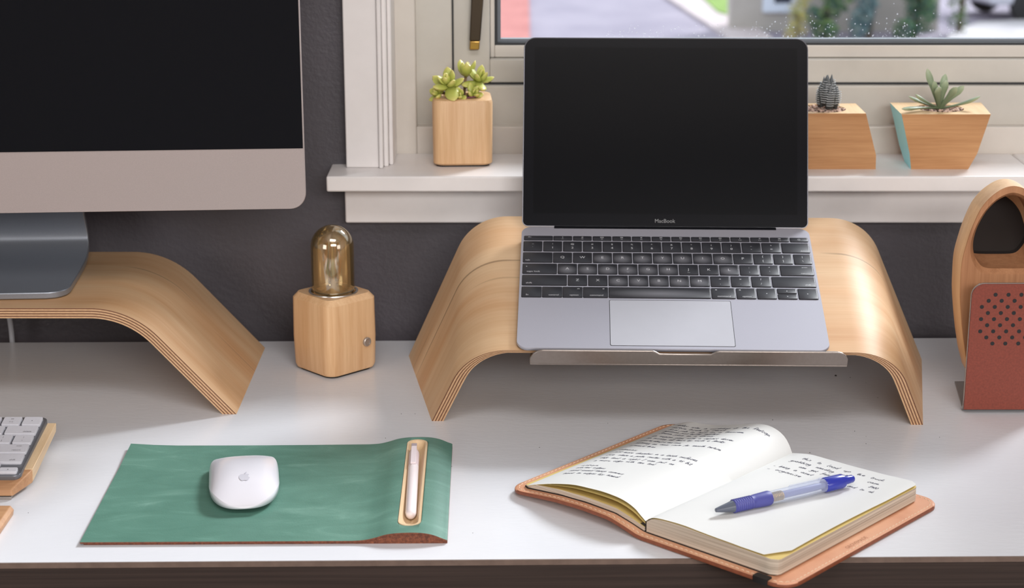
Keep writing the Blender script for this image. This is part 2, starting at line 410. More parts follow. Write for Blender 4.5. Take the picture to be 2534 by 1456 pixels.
# window frame: stepped vinyl profiles, from the room outward
win = bpy.data.objects.new('window_1', None); COL.objects.link(win); win.location = (.4, WY+.08, SZ); struct(win)
def wpart(name, mats, fn, **k):
    mb = MB(); fn(mb); o = mb.obj(name, mats, win, loc=(-.4, -WY-.08, -SZ), **k); return o
def rg(y0, y1, x0, z0, ox0, oz0, m=0):
    return lambda mb: ringbox(mb, x0, 2*.43-x0, z0, 1.3-z0, ox0, 2*.43-ox0, oz0, 1.3-oz0, y0, y1, m)
Ya, Yb, Yc, Yd = WY+.057, WY+.072, WY+.084, WY+.095
pA = ony(1031, 314, Ya); pB = ony(1119, 213, Yb); pC = ony(1212, 147, Yc); pD = ony(1224, 112, Yd); pE = ony(1231, 105, Yd+.004)
def o_(p): return (p[0], p[2])
wpart('window_liner', M['vinyl2'], rg(Ya, Ya+.05, pA.x, pA.z, -.128, SZ-.018), bevel=.0015)
wpart('window_frame', M['vinyl'], rg(Yb, Yb+.05, pB.x, pB.z, pA.x-.02, pA.z-.02), bevel=.0012)
wpart('window_sash', M['vinyl'], rg(Yc, Yc+.04, pC.x, pC.z, pB.x+.0012, pB.z+.0015), bevel=.0012)
wpart('glazing_bead', M['vinyl2'], rg(Yd, Yd+.03, pD.x, pD.z, pC.x+.0002, pC.z+.0004), bevel=.0012)
wpart('glazing_gasket', [M['gasket'], M['gasket2']], lambda mb: (rg(Yd+.002, Yd+.02, pE.x, pE.z, pD.x, pD.z)(mb), rg(Yd+.010, Yd+.02, pE.x+.0035, pE.z+.003, pE.x, pE.z, 1)(mb)))
wpart('shadow_gap', M['gasket'], rg(Yb+.01, Yb+.03, pB.x+.0014, pB.z+.0016, pB.x-.002, pB.z-.002))
GY = Yd+.018
wpart('glass_pane', M['pane'], lambda mb: mb.box(pE.x-.002, .86-pE.x+.002, GY, GY+.004, pE.z-.002, 1.3-pE.z+.002), smooth=None)
# handle: dark bar with a brass end, hanging on the sash
h0 = ony(1185, -60, WY+.078); h1 = ony(1174, 122, WY+.078)
mb = MB(); d = (h1-h0)
for (a, b, w, mi) in ((0, .88, .0062, 0), (.88, 1, .0058, 1)):
    p, q = h0+d*a, h0+d*b
    w0 = w*(1.1-.2*a); w1 = w*(1.1-.2*b)
    mb.loft([[(p.x-w0, p.y-.004, p.z), (p.x+w0, p.y-.004, p.z), (p.x+w0, p.y+.004, p.z), (p.x-w0, p.y+.004, p.z)][::-1],
             [(q.x-w1, q.y-.004, q.z), (q.x+w1, q.y-.004, q.z), (q.x+w1, q.y+.004, q.z), (q.x-w1, q.y+.004, q.z)][::-1]], mi)
mb.box(h0.x-.012, h0.x+.012, h0.y-.006, h0.y+.008, h0.z-.004, h0.z+.05)
mb.obj('window_handle', [M['bronze'], M['brass']], win, loc=(-.4, -WY-.08, -SZ), bevel=.0012)
# rain on the outside of the pane
mb = MB()
for i in range(460):
    if i < 430: px, py = random.uniform(1500, 2380), 100-abs(random.gauss(0, 26))
    elif i < 520: px, py = random.uniform(1860, 2380), random.uniform(-30, 100)
    else: px, py = random.uniform(1430, 1620), random.uniform(10, 100)
    if px < 1860 and py < 60 and i < 430: continue
    p = ony(px, py, GY+.0045); r = random.uniform(.00025, .0006)*(1 if random.random() < .8 else 1.3)
    for k in range(1):
        rings = []
        for a in (0, .5, 1.0, 1.4):
            rings.append([(p.x+r*cos(a)*cos(t*pi/4), p.y+r*.7*sin(a), p.z+r*1.15*cos(a)*sin(t*pi/4)) for t in range(8)])
        mb.loft(rings)
tag(mb.obj('rain_drops', M['drop'], smooth=80), 'rain droplets clinging to the outside of the window pane', 'water drops', kind='stuff')

# ------------------------------------------------------------------ outside, a storey below
GZ = -4.0
def P(px, py, z=GZ): return onz(px, py, z)
def tone(name, a, b, sc=1.5): 
    m = NT(name); m.set(Base_Color=m.ramp(m.noise(m.coord(), sc, 4), [(.3, a), (.7, b)]), Roughness=.9); return m.mat
struct(MB().box(-60, 90, 12, 160, GZ-.2, GZ).obj('road', tone('asphalt', srgb(138, 130, 146), srgb(164, 155, 168), .6)))
def patch(name, pts, h, mat, label=None, cat=None, stuff=False):
    mb = MB(); q = [P(*p) for p in pts]; mb.prism([(v.x, v.y) for v in q], GZ, GZ+h)
    o = mb.obj(name, mat); o['kind'] = 'stuff' if stuff else 'structure'
    if label: tag(o, label, cat)
    return o
patch('pavement', [(1560, -60), (1650, -60), (1905, 95), (1930, 130), (1830, 130), (1790, 92)], .06, tone('pale_pavement', srgb(188, 174, 176), srgb(202, 188, 188)))
patch('brick_path', [(900, 180), (1313, 180), (1302, -300), (800, -300)], .05, tone('red_paving', srgb(172, 104, 100), srgb(192, 124, 118)))
patch('driveway', [(2330, 130), (2700, 130), (2700, 45), (2420, 60), (2350, 90)], .05, tone('pale_concrete', srgb(186, 180, 184), srgb(206, 200, 202)))
patch('lawn_grass', [(1672, -60), (1800, -60), (1800, 45), (1776, 38)], .08, tone('lawn_green', srgb(112, 142, 60), srgb(140, 168, 82)), 'bright green grass strip beyond the pavement outside', 'grass', True)
# house wall with a white window
a = P(1808, 78); b = P(1985, 78)
hs = thing('house', 'pale grey house wall with a small white framed window outside', 'house', (0, 0, 0))
hs.location = (a.x, a.y, GZ)
W = b.x-a.x
MB().box(0, W+2.5, 0, .5, 0, 3.2).obj('house_wall', tone('render_wall', srgb(176, 168, 160), srgb(192, 184, 176)), hs)
wc = P(1848, 16, GZ); wx = (1848-1267)/F*wc.y*1.03-a.x
wz = CAMH+a.y*ray(1848, 2)[2]/ray(1848, 2)[1]-GZ
wf = MB(); ringbox(wf, wx-.16, wx+.16, wz-.04, wz+.5, wx-.36, wx+.36, wz-.2, wz+.7, -.08, .02); 
w_ = wf.obj('window', plain('white_frame_out', srgb(225, 232, 245), .5), hs)
MB().box(wx-.16, wx+.16, -.03, 0, wz-.04, wz+.5).obj('pane', plain('dark_pane_out', srgb(40, 46, 66), .3), w_)
# trees and shrubs
def tree(px, py, h, cr, cols, label, name='garden_tree', n=2400, tr=.06, low=.0, z0=GZ, cat='tree'):
    b = P(px, py); t = thing(name, label, cat, (b.x, b.y, GZ))
    mb = MB(); mb.tube([(0, 0, 0), (.05, 0, h*.3), (0, .04, h*.7)], [tr, tr*.8, tr*.3], 8)
    for k in range(5):
        a = k*1.3; mb.tube([(0, 0, h*(.2+.08*k)), (cr*.6*cos(a), cr*.6*sin(a), h*(.45+.08*k))], [tr*.4, tr*.12], 6)
    mb.obj('trunk', plain('bark', srgb(92, 78, 66), .9, noise=.2, nscale=8), t)
    mb = MB(); lobes = [(Vector((random.uniform(-.55, .55)*cr, random.uniform(-.5, .5)*cr, h*(.06+.85*k/13))), cr*random.uniform(.5, .7)) for k in range(14)]
    for i in range(n):
        c, r = random.choice(lobes)
        d = Vector((random.gauss(0, 1), random.gauss(0, 1), random.gauss(0, 1))).normalized()*r*random.uniform(.65, 1.05)
        p = c+d
        if p.z < .02: continue
        s = random.uniform(.07, .14)*cr
        u = d.cross(Vector((random.random(), random.random(), .3))).normalized()*s; w = d.cross(u).normalized()*s
        mb.add([tuple(p-u), tuple(p-w*.6+d*.1), tuple(p+u), tuple(p+w*.6-d*.05)], [(0, 1, 2, 3)], random.randrange(len(cols)))
    mb.obj('foliage', [plain('foliage_%d' % i, c, .8, noise=.2, nscale=3) for i, c in enumerate(cols)], t, smooth=None, fix=False)
    return t
tree(2040, 97, 3.0, .40, [srgb(84, 116, 78), srgb(62, 98, 86), srgb(120, 150, 84)], 'bushy mid green tree beside the yellow shrub outside')
tree(2150, 97, 3.2, .34, [srgb(126, 152, 158), srgb(90, 124, 128), srgb(140, 166, 160)], 'greyish blue tree between two greener trees outside')
tree(2262, 97, 3.1, .42, [srgb(56, 92, 84), srgb(74, 108, 78), srgb(96, 130, 84)], 'dark green tree right of the greyish blue tree outside')
tree(2372, 84, 2.8, .30, [srgb(88, 118, 80), srgb(124, 146, 92)], 'light green tree at the driveway edge outside', n=700)
tree(1968, 106, 1.1, .22, [srgb(206, 190, 110), srgb(178, 180, 96), srgb(196, 176, 96)], 'yellow flowering shrub against the pale house wall outside', 'garden_shrub', 700, .03, .02, cat='shrub')
# a pale parked van at the right
b = P(2440, 58); car = thing('parked_car', 'pale grey parked car with round lamp on the driveway outside', 'car', (b.x, b.y, GZ+.05), (0, 0, .25))
o = [(0, .35), (.1, .75), (.9, .95), (1.5, 1.42), (3.0, 1.45), (3.7, 1.0), (4.1, .9), (4.2, .4), (4.0, .28), (.15, .28)]
mb = MB(); mb.loft([[(x, 0, z) for x, z in o], [(x, 1.7, z) for x, z in o]]); mb.obj('body', plain('car_paint', srgb(196, 196, 206), .3), car, bevel=.06)
mb = MB(); g = [(1.0, .98), (1.55, 1.36), (2.95, 1.38), (3.4, 1.02)]; mb.loft([[(x, -.02, z) for x, z in g], [(x, 1.72, z) for x, z in g]]); mb.obj('window', plain('car_glass', srgb(60, 66, 76), .15), car)
for x in (.85, 3.3):
    for y in (-.02, 1.55):
        mb = MB(); mb.lathe([(.2, 0), (.32, .02), (.32, .16), (.2, .18)], 20, xf=Matrix.Translation((x, y+.17, .27)) @ Matrix.Rotation(pi/2, 4, 'X')); mb.obj('wheel', M['foot'], car)
mb = MB(); mb.lathe([(.001, .0), (.1, .02), (.11, .08)], 16, xf=Matrix.Translation((.04, .25, .72)) @ Matrix.Rotation(-pi/2, 4, 'Y')); mb.obj('headlamp', plain('lamp_lens', srgb(250, 250, 250), .1), car)
b = P(2496, -50); sg = thing('road_sign', 'teal green sign board standing beyond the parked car outside', 'sign', (b.x, b.y, GZ))
MB().box(-.03, .03, -.03, .03, 0, 1.0).obj('post', M['vinyl'], sg)
zs = CAMH+b.y*ray(2490, 8)[2]/ray(2490, 8)[1]-GZ
mb = MB(); mb.prism(rrect(-.2, .2, zs-.2, zs+.25, .1), -.02, .02, xf=Matrix.Rotation(pi/2, 4, 'X')); mb.obj('board', plain('teal_paint', srgb(96, 186, 176), .5), sg)

# ------------------------------------------------------------------ desk
dl, dr = onz(0, 1395), onz(2534, 1378); yaw = atan2(dr.y-dl.y, dr.x-dl.x)
desk = thing('desk', 'white lacquered desk with dark layered front edge under the window', 'desk', (0, 1.2834, 0), (0, 0, yaw))
desk.location.z = FLZ
TH = .036; DD = .561; H0 = -FLZ
m_ = MB(); m_.box(-.95, 1.05, .0012, DD, H0-TH, H0-.0004, 1); m_.box(-.95, 1.05, .0012, DD, H0-.0005, H0, 0)
m_.obj('desktop', [M['desk'], M['deskedge']], desk, smooth=None)
MB().box(-.95, 1.05, 0, .0012, H0-.0046, H0-.0002).obj('edge_band', M['deskband'], desk, smooth=None)
MB().box(-.95, 1.05, -.0005, .0012, H0-TH, H0-.0048).obj('front_edge', M['deskedge'], desk, smooth=None)
for x in (-.9, 1.0):
    for y in (.05, .51):
        MB().box(x-.025, x+.025, y-.025, y+.025, 0, H0-TH).obj('leg', M['deskedge'], desk, bevel=.002)

# ------------------------------------------------------------------ bent plywood stands
def arch_profile(a, R, phi, h, thf, n=14):
    """half profile, outer and inner points (x,z) from the centre to the foot; the foot is cut level at z=0"""
    out = []; S = []
    nf = 10
    for i in range(nf): out.append((a*i/nf, h, 0.0))
    for i in range(n+1):
        t = phi*i/n; out.append((a+R*sin(t), h-R*(1-cos(t)), t))
    zl = h-R*(1-cos(phi)); L = zl/sin(phi); nl = 8
    for i in range(1, nl+1):
        out.append((a+R*sin(phi)+L*cos(phi)*i/nl, zl-zl*i/nl, phi))
    inn = []; s = 0; tot = 0; px = out[0]; cum = [0]
    for p in out[1:]: tot += sqrt((p[0]-px[0])**2+(p[1]-px[1])**2); px = p; cum.append(tot)
    for (x, z, t), c in zip(out, cum):
        th = thf(c/tot, t/phi); q = (x-sin(t)*th, z-cos(t)*th)
        if q[1] < 0:
            k = -q[1]/sin(t) if sin(t) else 0; q = (q[0]-cos(t)*k, 0)
        inn.append(q)
    # last ones may fold: make the final one exact
    x, z, t = out[-1]; th = thf(1, 1); inn[-1] = (x-th/sin(t), 0.0)
    o2 = [(x, z) for x, z, t in out]
    full_o = [(-x, z) for x, z in o2[::-1]][:-1]+o2
    full_i = [(-x, z) for x, z in inn[::-1]][:-1]+inn
    cc = [-c for c in cum[::-1]][:-1]+cum
    return full_o, full_i, cc
def arch(name, Fp, Rp, yF, yR, parent, mats):
    """Fp/Rp: (outer, inner, s) for the front and rear edge; yF/yR give depth from height"""
    mb = MB(); nv = 6; n = len(Fp[0])
    def ring(k):   # 0 outer 1 inner
        return [[Vector((Fp[k][i][0], yF(Fp[k][i][1]), Fp[k][i][1])).lerp(Vector((Rp[k][i][0], yR(Rp[k][i][1]), Rp[k][i][1])), j/nv) for j in range(nv+1)] for i in range(n)]
    for k in (0, 1):
        g = ring(k); b = len(mb.v)
        for row in g: mb.v += [tuple(p) for p in row]
        for i in range(n-1):
            for j in range(nv):
                q = [b+i*(nv+1)+j, b+(i+1)*(nv+1)+j, b+(i+1)*(nv+1)+j+1, b+i*(nv+1)+j+1]
                s0, s1 = Fp[2][i], Fp[2][i+1]
                uv = [(s0, .2*j/nv), (s1, .2*j/nv), (s1, .2*(j+1)/nv), (s0, .2*(j+1)/nv)]
                if k: q.reverse(); uv.reverse()
                mb.face(q, 0, uv)
        if k == 0: bo = b
        else: bi = b
    for j, rev in ((0, False), (nv, True)):
        for i in range(n-1):
            q = [bi+i*(nv+1)+j, bi+(i+1)*(nv+1)+j, bo+(i+1)*(nv+1)+j, bo+i*(nv+1)+j]
            uv = [(Fp[2][i], 0), (Fp[2][i+1], 0), (Fp[2][i+1], 1), (Fp[2][i], 1)]
            if rev: q.reverse(); uv.reverse()
            mb.face(q, 1, uv)
    for i in (0, n-1):
        for j in range(nv):
            q = [bo+i*(nv+1)+j, bo+i*(nv+1)+j+1, bi+i*(nv+1)+j+1, bi+i*(nv+1)+j]
            mb.face(q, 2, [(0, 0), (.01, 0), (.01, .01), (0, .01)])
    return mb.obj(name, mats, parent, smooth=30, fix=True)

# laptop stand
st = thing('laptop_stand', 'bent birch plywood stand with steel front lip carrying the laptop', 'laptop stand', (.152, 1.5556, 0), (0, 0, radians(-1.3)))
phi = radians(66); kF, kR = .41, .06
thF = lambda s, t: .0028 if t <= 0 else .0028+(.0100-.0028)*min(1, t*1.1)
Fp = arch_profile(.156, .055, phi, .0803, thF); Rp = arch_profile(.161, .055, phi, .1513, lambda s, t: .0095)
arch('plywood_shell', Fp, Rp, lambda z: (.0803-z)*kF, lambda z: .2195+(.1513-z)*kR, st, [M['birch'], M['ply'], M['foot']])
TS = atan2(.1513-.0803, .2195)
Ms = Matrix.Rotation(TS, 4, 'X')
def lipy(x): return .0
mb = MB(); pts = []
# lip front plate outline in (x, n): ends rounded, shallow notch in the middle
xl, xr = -.136, .148; zt, zb = .0075, -.0075; ztn = .0040
o = [(xl, zb), (xr, zb), (xr, zt-.008), (xr-.002, zt-.004), (xr-.006, zt-.001), (xr-.010, zt), (.033, zt), (.030, zt-.001), (.026, ztn), (-.020, ztn), (-.024, zt-.001), (-.027, zt), (xl+.012, zt), (xl+.007, zt-.001), (xl+.003, zt-.004), (xl, zt-.009)]
XF = Matrix.Translation((0, 0, .0803)) @ Ms @ Matrix.Translation((0, -.0082, 0)) @ Matrix.Rotation(pi/2, 4, 'X')
mb.prism(o, 0, .0022, xf=XF)
XF2 = Matrix.Translation((0, 0, .0803)) @ Ms
mb.box(xl, xr, -.0104, .02, -.0088, -.0070, xf=XF2)
mb.obj('front_lip', plain('brushed_lip', srgb(150, 140, 134), .3, .75, noise=.05, nscale=300), st, bevel=.0007, seg=2)

# monitor stand
ms = thing('monitor_stand', 'bent birch plywood riser carrying the large monitor', 'monitor stand', (-.530, 1.6125, 0))
pr_ = arch_profile(.139, .085, radians(47.8), .104, lambda s, t: .0098)
arch('plywood_shell', pr_, pr_, lambda z: 0.0, lambda z: .2055, ms, [M['birch'], M['ply'], M['foot']])

# ------------------------------------------------------------------ laptop
LP = (.14409435, 1.54945882, .08434911); LT, LYAW = .34564573, -.03210031
lap = thing('laptop', 'open grey laptop with dark screen and worn black keys', 'laptop', LP, (LT, 0, LYAW))
W2, D = .1403, .1960
mb = MB()
o = rrect(-W2, W2, 0, D, .0105, 8)
inset = rrect(-W2+.0012, W2-.0012, .0012, D-.0012, .0096, 8)
zb = lambda y: -.0040-.0055*y/D
mb.loft([[(x, y, zb(y)) for x, y in inset], [(x, y, zb(y)*.55) for x, y in o], [(x, y, -.0006) for x, y in o], [(x*.9985, .0003+y*.997, 0) for x, y in o]])
mb.obj('base', M['spacegrey'], lap, smooth=40)
MB().prism(rrect(-.1388, .1388, .0764, .1804, .0015, 3), -.0001, .0001).obj('key_well', M['spacegrey'], lap)
# trackpad with a dark seam
mb = MB(); mb.prism(rrect(-.0562, .0562, .0042, .0741, .0016, 4), 0, .00008, m=1); mb.prism(rrect(-.0557, .0557, .0047, .0735, .0014, 4), 0, .0002)
mb.obj('trackpad', [M['trackpad'], M['keyhole']], lap)
def key(x0, x1, y0, y1, legend=(), worn=False, h=.0006, r=.0012, parent=lap, mats=None, hole=True, bh=.0002):
    cx, cy = (x0+x1)/2, (y0+y1)/2; w, d = (x1-x0)/2, (y1-y0)/2
    mb = MB()
    if hole: mb.prism(rrect(-w-.0005, w+.0005, -d-.0005, d+.0005, r, 3), -.0001, bh-.00012, m=1)
    a = rrect(-w, w, -d, d, r, 3); b = rrect(-w+.0003, w-.0003, -d+.0003, d-.0003, r*.8, 3)
    mb.loft([[(x, y, 0) for x, y in a], [(x, y, h*.75) for x, y in a], [(x, y, h) for x, y in b]])
    for s, size, lx, ly in legend:
        if s == '<|': mb.add([(lx-.0006, ly, h+.00005), (lx+.0006, ly-.0007, h+.00005), (lx+.0006, ly+.0007, h+.00005)], [(0, 1, 2)], 2)
        elif s == '|>': mb.add([(lx+.0006, ly, h+.00005), (lx-.0006, ly+.0007, h+.00005), (lx-.0006, ly-.0007, h+.00005)], [(0, 1, 2)], 2)
        elif s == '^^': mb.add([(lx, ly+.0006, h+.00005), (lx-.0007, ly-.0006, h+.00005), (lx+.0007, ly-.0006, h+.00005)], [(0, 1, 2)], 2)
        elif s == 'vv': mb.add([(lx, ly-.0006, h+.00005), (lx+.0007, ly+.0006, h+.00005), (lx-.0007, ly+.0006, h+.00005)], [(0, 1, 2)], 2)
        elif s == 'O|':
            for q in range(10):
                a0 = radians(115+q*31); a1 = a0+radians(31); R0, R1 = .0011, .00135
                mb.add([(lx+R0*cos(a0), ly+R0*sin(a0), h+.00005), (lx+R1*cos(a0), ly+R1*sin(a0), h+.00005), (lx+R1*cos(a1), ly+R1*sin(a1), h+.00005), (lx+R0*cos(a1), ly+R0*sin(a1), h+.00005)], [(0, 1, 2, 3)], 2)
            mb.add([(lx-.00015, ly, h+.00005), (lx+.00015, ly, h+.00005), (lx+.00015, ly+.0015, h+.00005), (lx-.00015, ly+.0015, h+.00005)], [(0, 1, 2, 3)], 2)
        elif s[:1] == '#' and len(s) > 1:   # a small pictogram made of little bars
            for q in range(int(s[1])):
                xx = lx+(q-(int(s[1])-1)/2)*.0009
                for yy in (ly-.0004, ly+.0005):
                    mb.add([(xx-.0003, yy-.0003, h+.00005), (xx+.0003, yy-.0003, h+.00005), (xx+.0003, yy+.0003, h+.00005), (xx-.0003, yy+.0003, h+.00005)], [(0, 1, 2, 3)], 2)
        else: put_text(mb, s, size, lx, ly, h+.00005, 2)
    mats = mats or [M['keyworn'] if worn else M['keyblk'], M['keyhole'], M['legend']]
    o = mb.obj('key', mats, parent, loc=(cx, cy, bh*.5), smooth=30)
    return o
R1 = (.1720, .1790); R2 = (.1530, .1696); R3 = (.1340, .1505); R4 = (.1152, .1316); R5 = (.0963, .1128); R6 = (.0773, .0937)
kw = .0173
bigs = .0044
def small(s, dx, dy): return (s, .0031, dx, dy)
key(-.1373, -.1101, *R1, [('esc', .0026, -.0085, .0012)])
for i in range(12):
    x = -.1087+i*.01911; ic = ['#1', '#2', '#4', '#3', '#2', '#3', '#3', '#3', '#3', '#1', '#2', '#3'][i]
    key(x, x+kw, *R1, [(ic, 0, 0, .0012), ('F%d' % (i+1), .0019, 0, -.0018)])
key(.1206, .1373, *R1, [('O|', 0, 0, 0)])
for i, (up, dn) in enumerate(zip('~!@#$%^&*()_+', "`1234567890-=")):
    x = -.1375+i*.01915; key(x, x+kw, *R2, [(up, .0034, 0, .0034), (dn, .0046, 0, -.0028)])
key(.1113, .1373, *R2, [('delete', .0031, .0080, -.0055)])
key(-.1375, -.1101, *R3, [('tab', .0034, -.0095, -.0050)])
for i, c in enumerate('QWERTYUIOP'):
    x = -.1087+i*.01915; key(x, x+kw, *R3, [(c, .0050, 0, 0)], worn=c in 'ERTYUIO')
for i, (u_, d_) in enumerate((('{', '['), ('}', ']'))):
    x = -.1087+(10+i)*.01915; key(x, x+kw, *R3, [(u_, .0040, 0, .0036), (d_, .0040, 0, -.0034)])
key(.1211, .1373, *R3, [('|', .0040, 0, .0036), ('\\', .0040, 0, -.0034)])
key(-.1375, -.1056, *R4, [('caps lock', .0034, -.0060, -.0050), ('.', .009, -.0125, .0055)])
for i, c in enumerate('ASDFGHJKL'):
    x = -.1039+i*.01915; key(x, x+kw, *R4, [(c, .0050, 0, 0)]+([('_', .0050, 0, -.0030)] if c in 'FJ' else []), worn=c in 'ASDFGHL')
for i, (u_, d_) in enumerate(((':', ';'), ('"', "'"))):
    x = -.1039+(9+i)*.01915; key(x, x+kw, *R4, [(u_, .0040, 0, .0036), (d_, .0040, 0, -.0030)])
key(.1066, .1373, *R4, [('enter', .0026, .0078, .0050), ('return', .0032, .0075, -.0050)])
key(-.1375, -.0961, *R5, [('shift', .0034, -.0145, -.0050)])
for i, c in enumerate('ZXCVBNM'):
    x = -.0943+i*.01915; key(x, x+kw, *R5, [(c, .0050, 0, 0)], worn=c in 'CVBNM')
for i, (u_, d_) in enumerate((('<', ','), ('>', '.'), ('?', '/'))):
    x = -.0943+(7+i)*.01915; key(x, x+kw, *R5, [(u_, .0040, 0, .0034), (d_, .0040, 0, -.0034)])
key(.0972, .1373, *R5, [('shift', .0034, .0130, -.0050)])
key(-.1375, -.1195, *R6, [('fn', .0034, -.0040, -.0050)])
key(-.1182, -.1003, *R6, [('control', .0032, .0015, -.0050)])
key(-.0991, -.0813, *R6, [('alt', .0024, .0055, .0052), ('option', .0032, .0015, -.0050)])
key(-.0800, -.0576, *R6, [('#2', 0, .0075, .0052), ('command', .0032, .0010, -.0050)])
key(-.0561, .0380, *R6, [], worn=True)
key(.0395, .0609, *R6, [('#2', 0, -.0065, .0052), ('command', .0032, .0005, -.0050)])
key(.0626, .0800, *R6, [('#2', 0, -.0055, .0052), ('option', .0032, .0005, -.0050)])
key(.0817, .0990, *R6, [('<|', 0, 0, 0)])
key(.1008, .1181, .0861, .0937, [('^^', 0, 0, 0)]); key(.1008, .1181, .0773, .0849, [('vv', 0, 0, 0)])
key(.1199, .1373, *R6, [('|>', 0, 0, 0)])
# lid
LA = radians(69.7)-LT
LL = .1892
mb = MB(); hinge = Vector((0, D+.0003, -.0006))
mb.box(-.109, .109, D-.0035, D+.004, -.0085, .0003)
mb.obj('hinge', M['screen'], lap, bevel=.001)
mb = MB(); o = rrect(-W2, W2, .0005, LL, (.006, .006, .0115, .0115), 8)
mb.loft([[(x*.995, .0005+(y-.0005)*.995, -.0034) for x, y in o], [(x, y, -.0026) for x, y in o], [(x, y, -.0003) for x, y in o], [(x*.998, .0005+(y-.0005)*.998, 0) for x, y in o]])
lid = mb.obj('lid', plain('lid_metal', srgb(128, 128, 136), .35, .6), lap, loc=hinge, rot=(LA, 0, 0), smooth=40)
o = rrect(-W2+.0009, W2-.0009, .0012, LL-.0010, (.005, .005, .0107, .0107), 8)
MB().prism(o, 0, .0004).obj('screen_bezel', M['screen'], lid)
MB().prism(rrect(-.1295, .1295, .0135, LL-.010, .0005, 2), .0004, .00046).obj('display', M['display'], lid)
mb = MB(); put_text(mb, 'MacBook', .0053, 0, .0066, 0, 0); mb.obj('logo', plain('etched_letters', srgb(130, 130, 132), .5), lid, loc=(0, 0, .0005), smooth=None)

# ------------------------------------------------------------------ large monitor on the riser
my = radians(3.8); R = .0145
mon = thing('desktop_computer', 'large silver desktop computer with black screen on a metal foot', 'computer monitor', (-.519, 1.628, .104), (0, 0, my))
MW = .650/2
# corner in local coordinates: bottom right of the body
cw = Vector((-.1917, 1.650, .1895)); Mi = (Matrix.Translation((-.519, 1.628, .104)) @ Matrix.Rotation(my, 4, 'Z')).inverted()
cl = Mi @ cw; xR = cl.x; xL = xR-.650; yS = cl.y; zB = cl.z; MH = .450
tilt = 0.0
XZ = Matrix.Translation((0, yS, 0)) @ Matrix.Rotation(pi/2, 4, 'X')   # outline (x,z) extruded toward the viewer
o = rrect(xL, xR, zB, zB+MH, R, 8)
mb = MB()
cxm = (xL+xR)/2; czm = zB+MH/2
def sc(o, k, kk=None): return [(cxm+(x-cxm)*k, czm+(z-czm)*(kk or k)) for x, z in o]
ring = lambda oo, d: [tuple(XZ @ Vector((x, z, -d))) for x, z in oo]
mb.loft([ring(sc(o, .9985), 0.0), ring(o, .0006), ring(o, .005), ring(sc(o, .97), .009), ring(sc(o, .75), .020), ring(sc(o, .35), .032)])
body = mb.obj('housing', M['alu'], mon, smooth=40)
mb = MB(); mb.prism([(xL+.0012, zB+.0575), (xR-.0012, zB+.0575)]+[(x, z) for x, z in rrect(xL+.0012, xR-.0012, zB+.0575, zB+MH-.0012, (0, 0, .011, .011), 6)][2:], 0, .0009, xf=XZ)
mb.obj('screen', M['screen'], mon, smooth=None)
mb = MB(); hw = .1035; fc = (xL+xR)/2; foot_front = (Mi @ onz(0, 735, .107)).y-.002
fx1 = (Mi @ onz(188, 700, .107)).x; fx0 = fx1-2*hw
# foot: a bent plate, flat on the riser and curving up behind
prof = [(foot_front, .0008), (foot_front+.02, .001), (foot_front+.09, .001), (foot_front+.125, .004), (foot_front+.145, .014), (foot_front+.150, .03), (foot_front+.142, .055), (foot_front+.125, .085), (foot_front+.105, .12), (foot_front+.09, .16)]
prof = [(p.x, p.y) for p in smooth_tab([(a, b, 0) for a, b in prof], 4)]
n = len(prof); b0 = 0; rows = []
for k, (y, z) in enumerate(prof):
    t = min(k+1, n-1); s_ = max(k-1, 0)
    ty, tz = prof[t][0]-prof[s_][0], prof[t][1]-prof[s_][1]; L = sqrt(ty*ty+tz*tz); ny, nz = -tz/L, ty/L
    d = y-foot_front; ins = 0
    if d < .02 and z < .01: ins = .02-sqrt(max(0, .02**2-(.02-d)**2))
    w = .004*max(0, 1-abs(z-.05)/.06)
    rows.append([(fx0+ins+w, y, z), (fx1-ins-w, y, z), (fx1-ins-w, y+ny*.006, z+nz*.006), (fx0+ins+w, y+ny*.006, z+nz*.006)])
mb.loft(rows); mb.obj('foot', M['alu_d'], mon, smooth=40, bevel=.0008, seg=2)
# cord down behind the riser
c0 = ony(22, 790, 1.835)
mb = MB(); pts = smooth_tab([(c0.x-.01, c0.y-.01, .23), (c0.x-.004, c0.y-.002, .12), (c0.x, c0.y, .04), (c0.x-.001, c0.y+.008, -.02), (c0.x-.01, c0.y+.012, -.2), (c0.x-.02, c0.y+.012, -.738)], 5)
cord = mb.tube(pts, .0028, 10).obj('power_cord', M['cable'], None); tag(cord, 'pale grey power cord hanging behind the large monitor', 'cord')

# ------------------------------------------------------------------ lamp
lm = thing('table_lamp', 'small wooden block lamp with bare amber bulb and metal button', 'lamp', (-.179, 1.7530, 0))
def rotp(o, a): return [(x*cos(a)-y*sin(a), x*sin(a)+y*cos(a)) for x, y in o]
ang = radians(44); s_ = .0319; r_ = .0105
def sq(k, rr): return rotp(rrect(-s_+k, s_-k, -s_+k, s_-k, rr, 7), ang)
hole = [(0.0238*cos(t), .0238*sin(t)) for t in [radians(-90)+ang+2*pi*i/32-pi*.75+pi/2 for i in range(32)]]
mb = MB(); LH = .0805
n_ = len(sq(0, r_))
rings = [[(x, y, .0025) for x, y in sq(.0015, r_)], [(x, y, .006) for x, y in sq(.0003, r_)], [(x, y, .035) for x, y in sq(-.0004, r_)], [(x, y, LH-.0055) for x, y in sq(0, r_)], [(x, y, LH) for x, y in sq(.0045, r_-.003)]]
base_sq = sq(.0045, r_-.003)
def toward(rad, z):
    return [(rad*cos(atan2(y, x)), rad*sin(atan2(y, x)), z) for x, y in base_sq]
rings += [toward(.0240, LH), toward(.0238, LH-.001), toward(.0238, LH-.022)]
mb.loft(rings); mb.obj('base', M['maple'], lm, smooth=32)
mb = MB(); mb.prism(sq(.004, r_), 0, .0026); mb.obj('base_foot', M['foot'], lm)
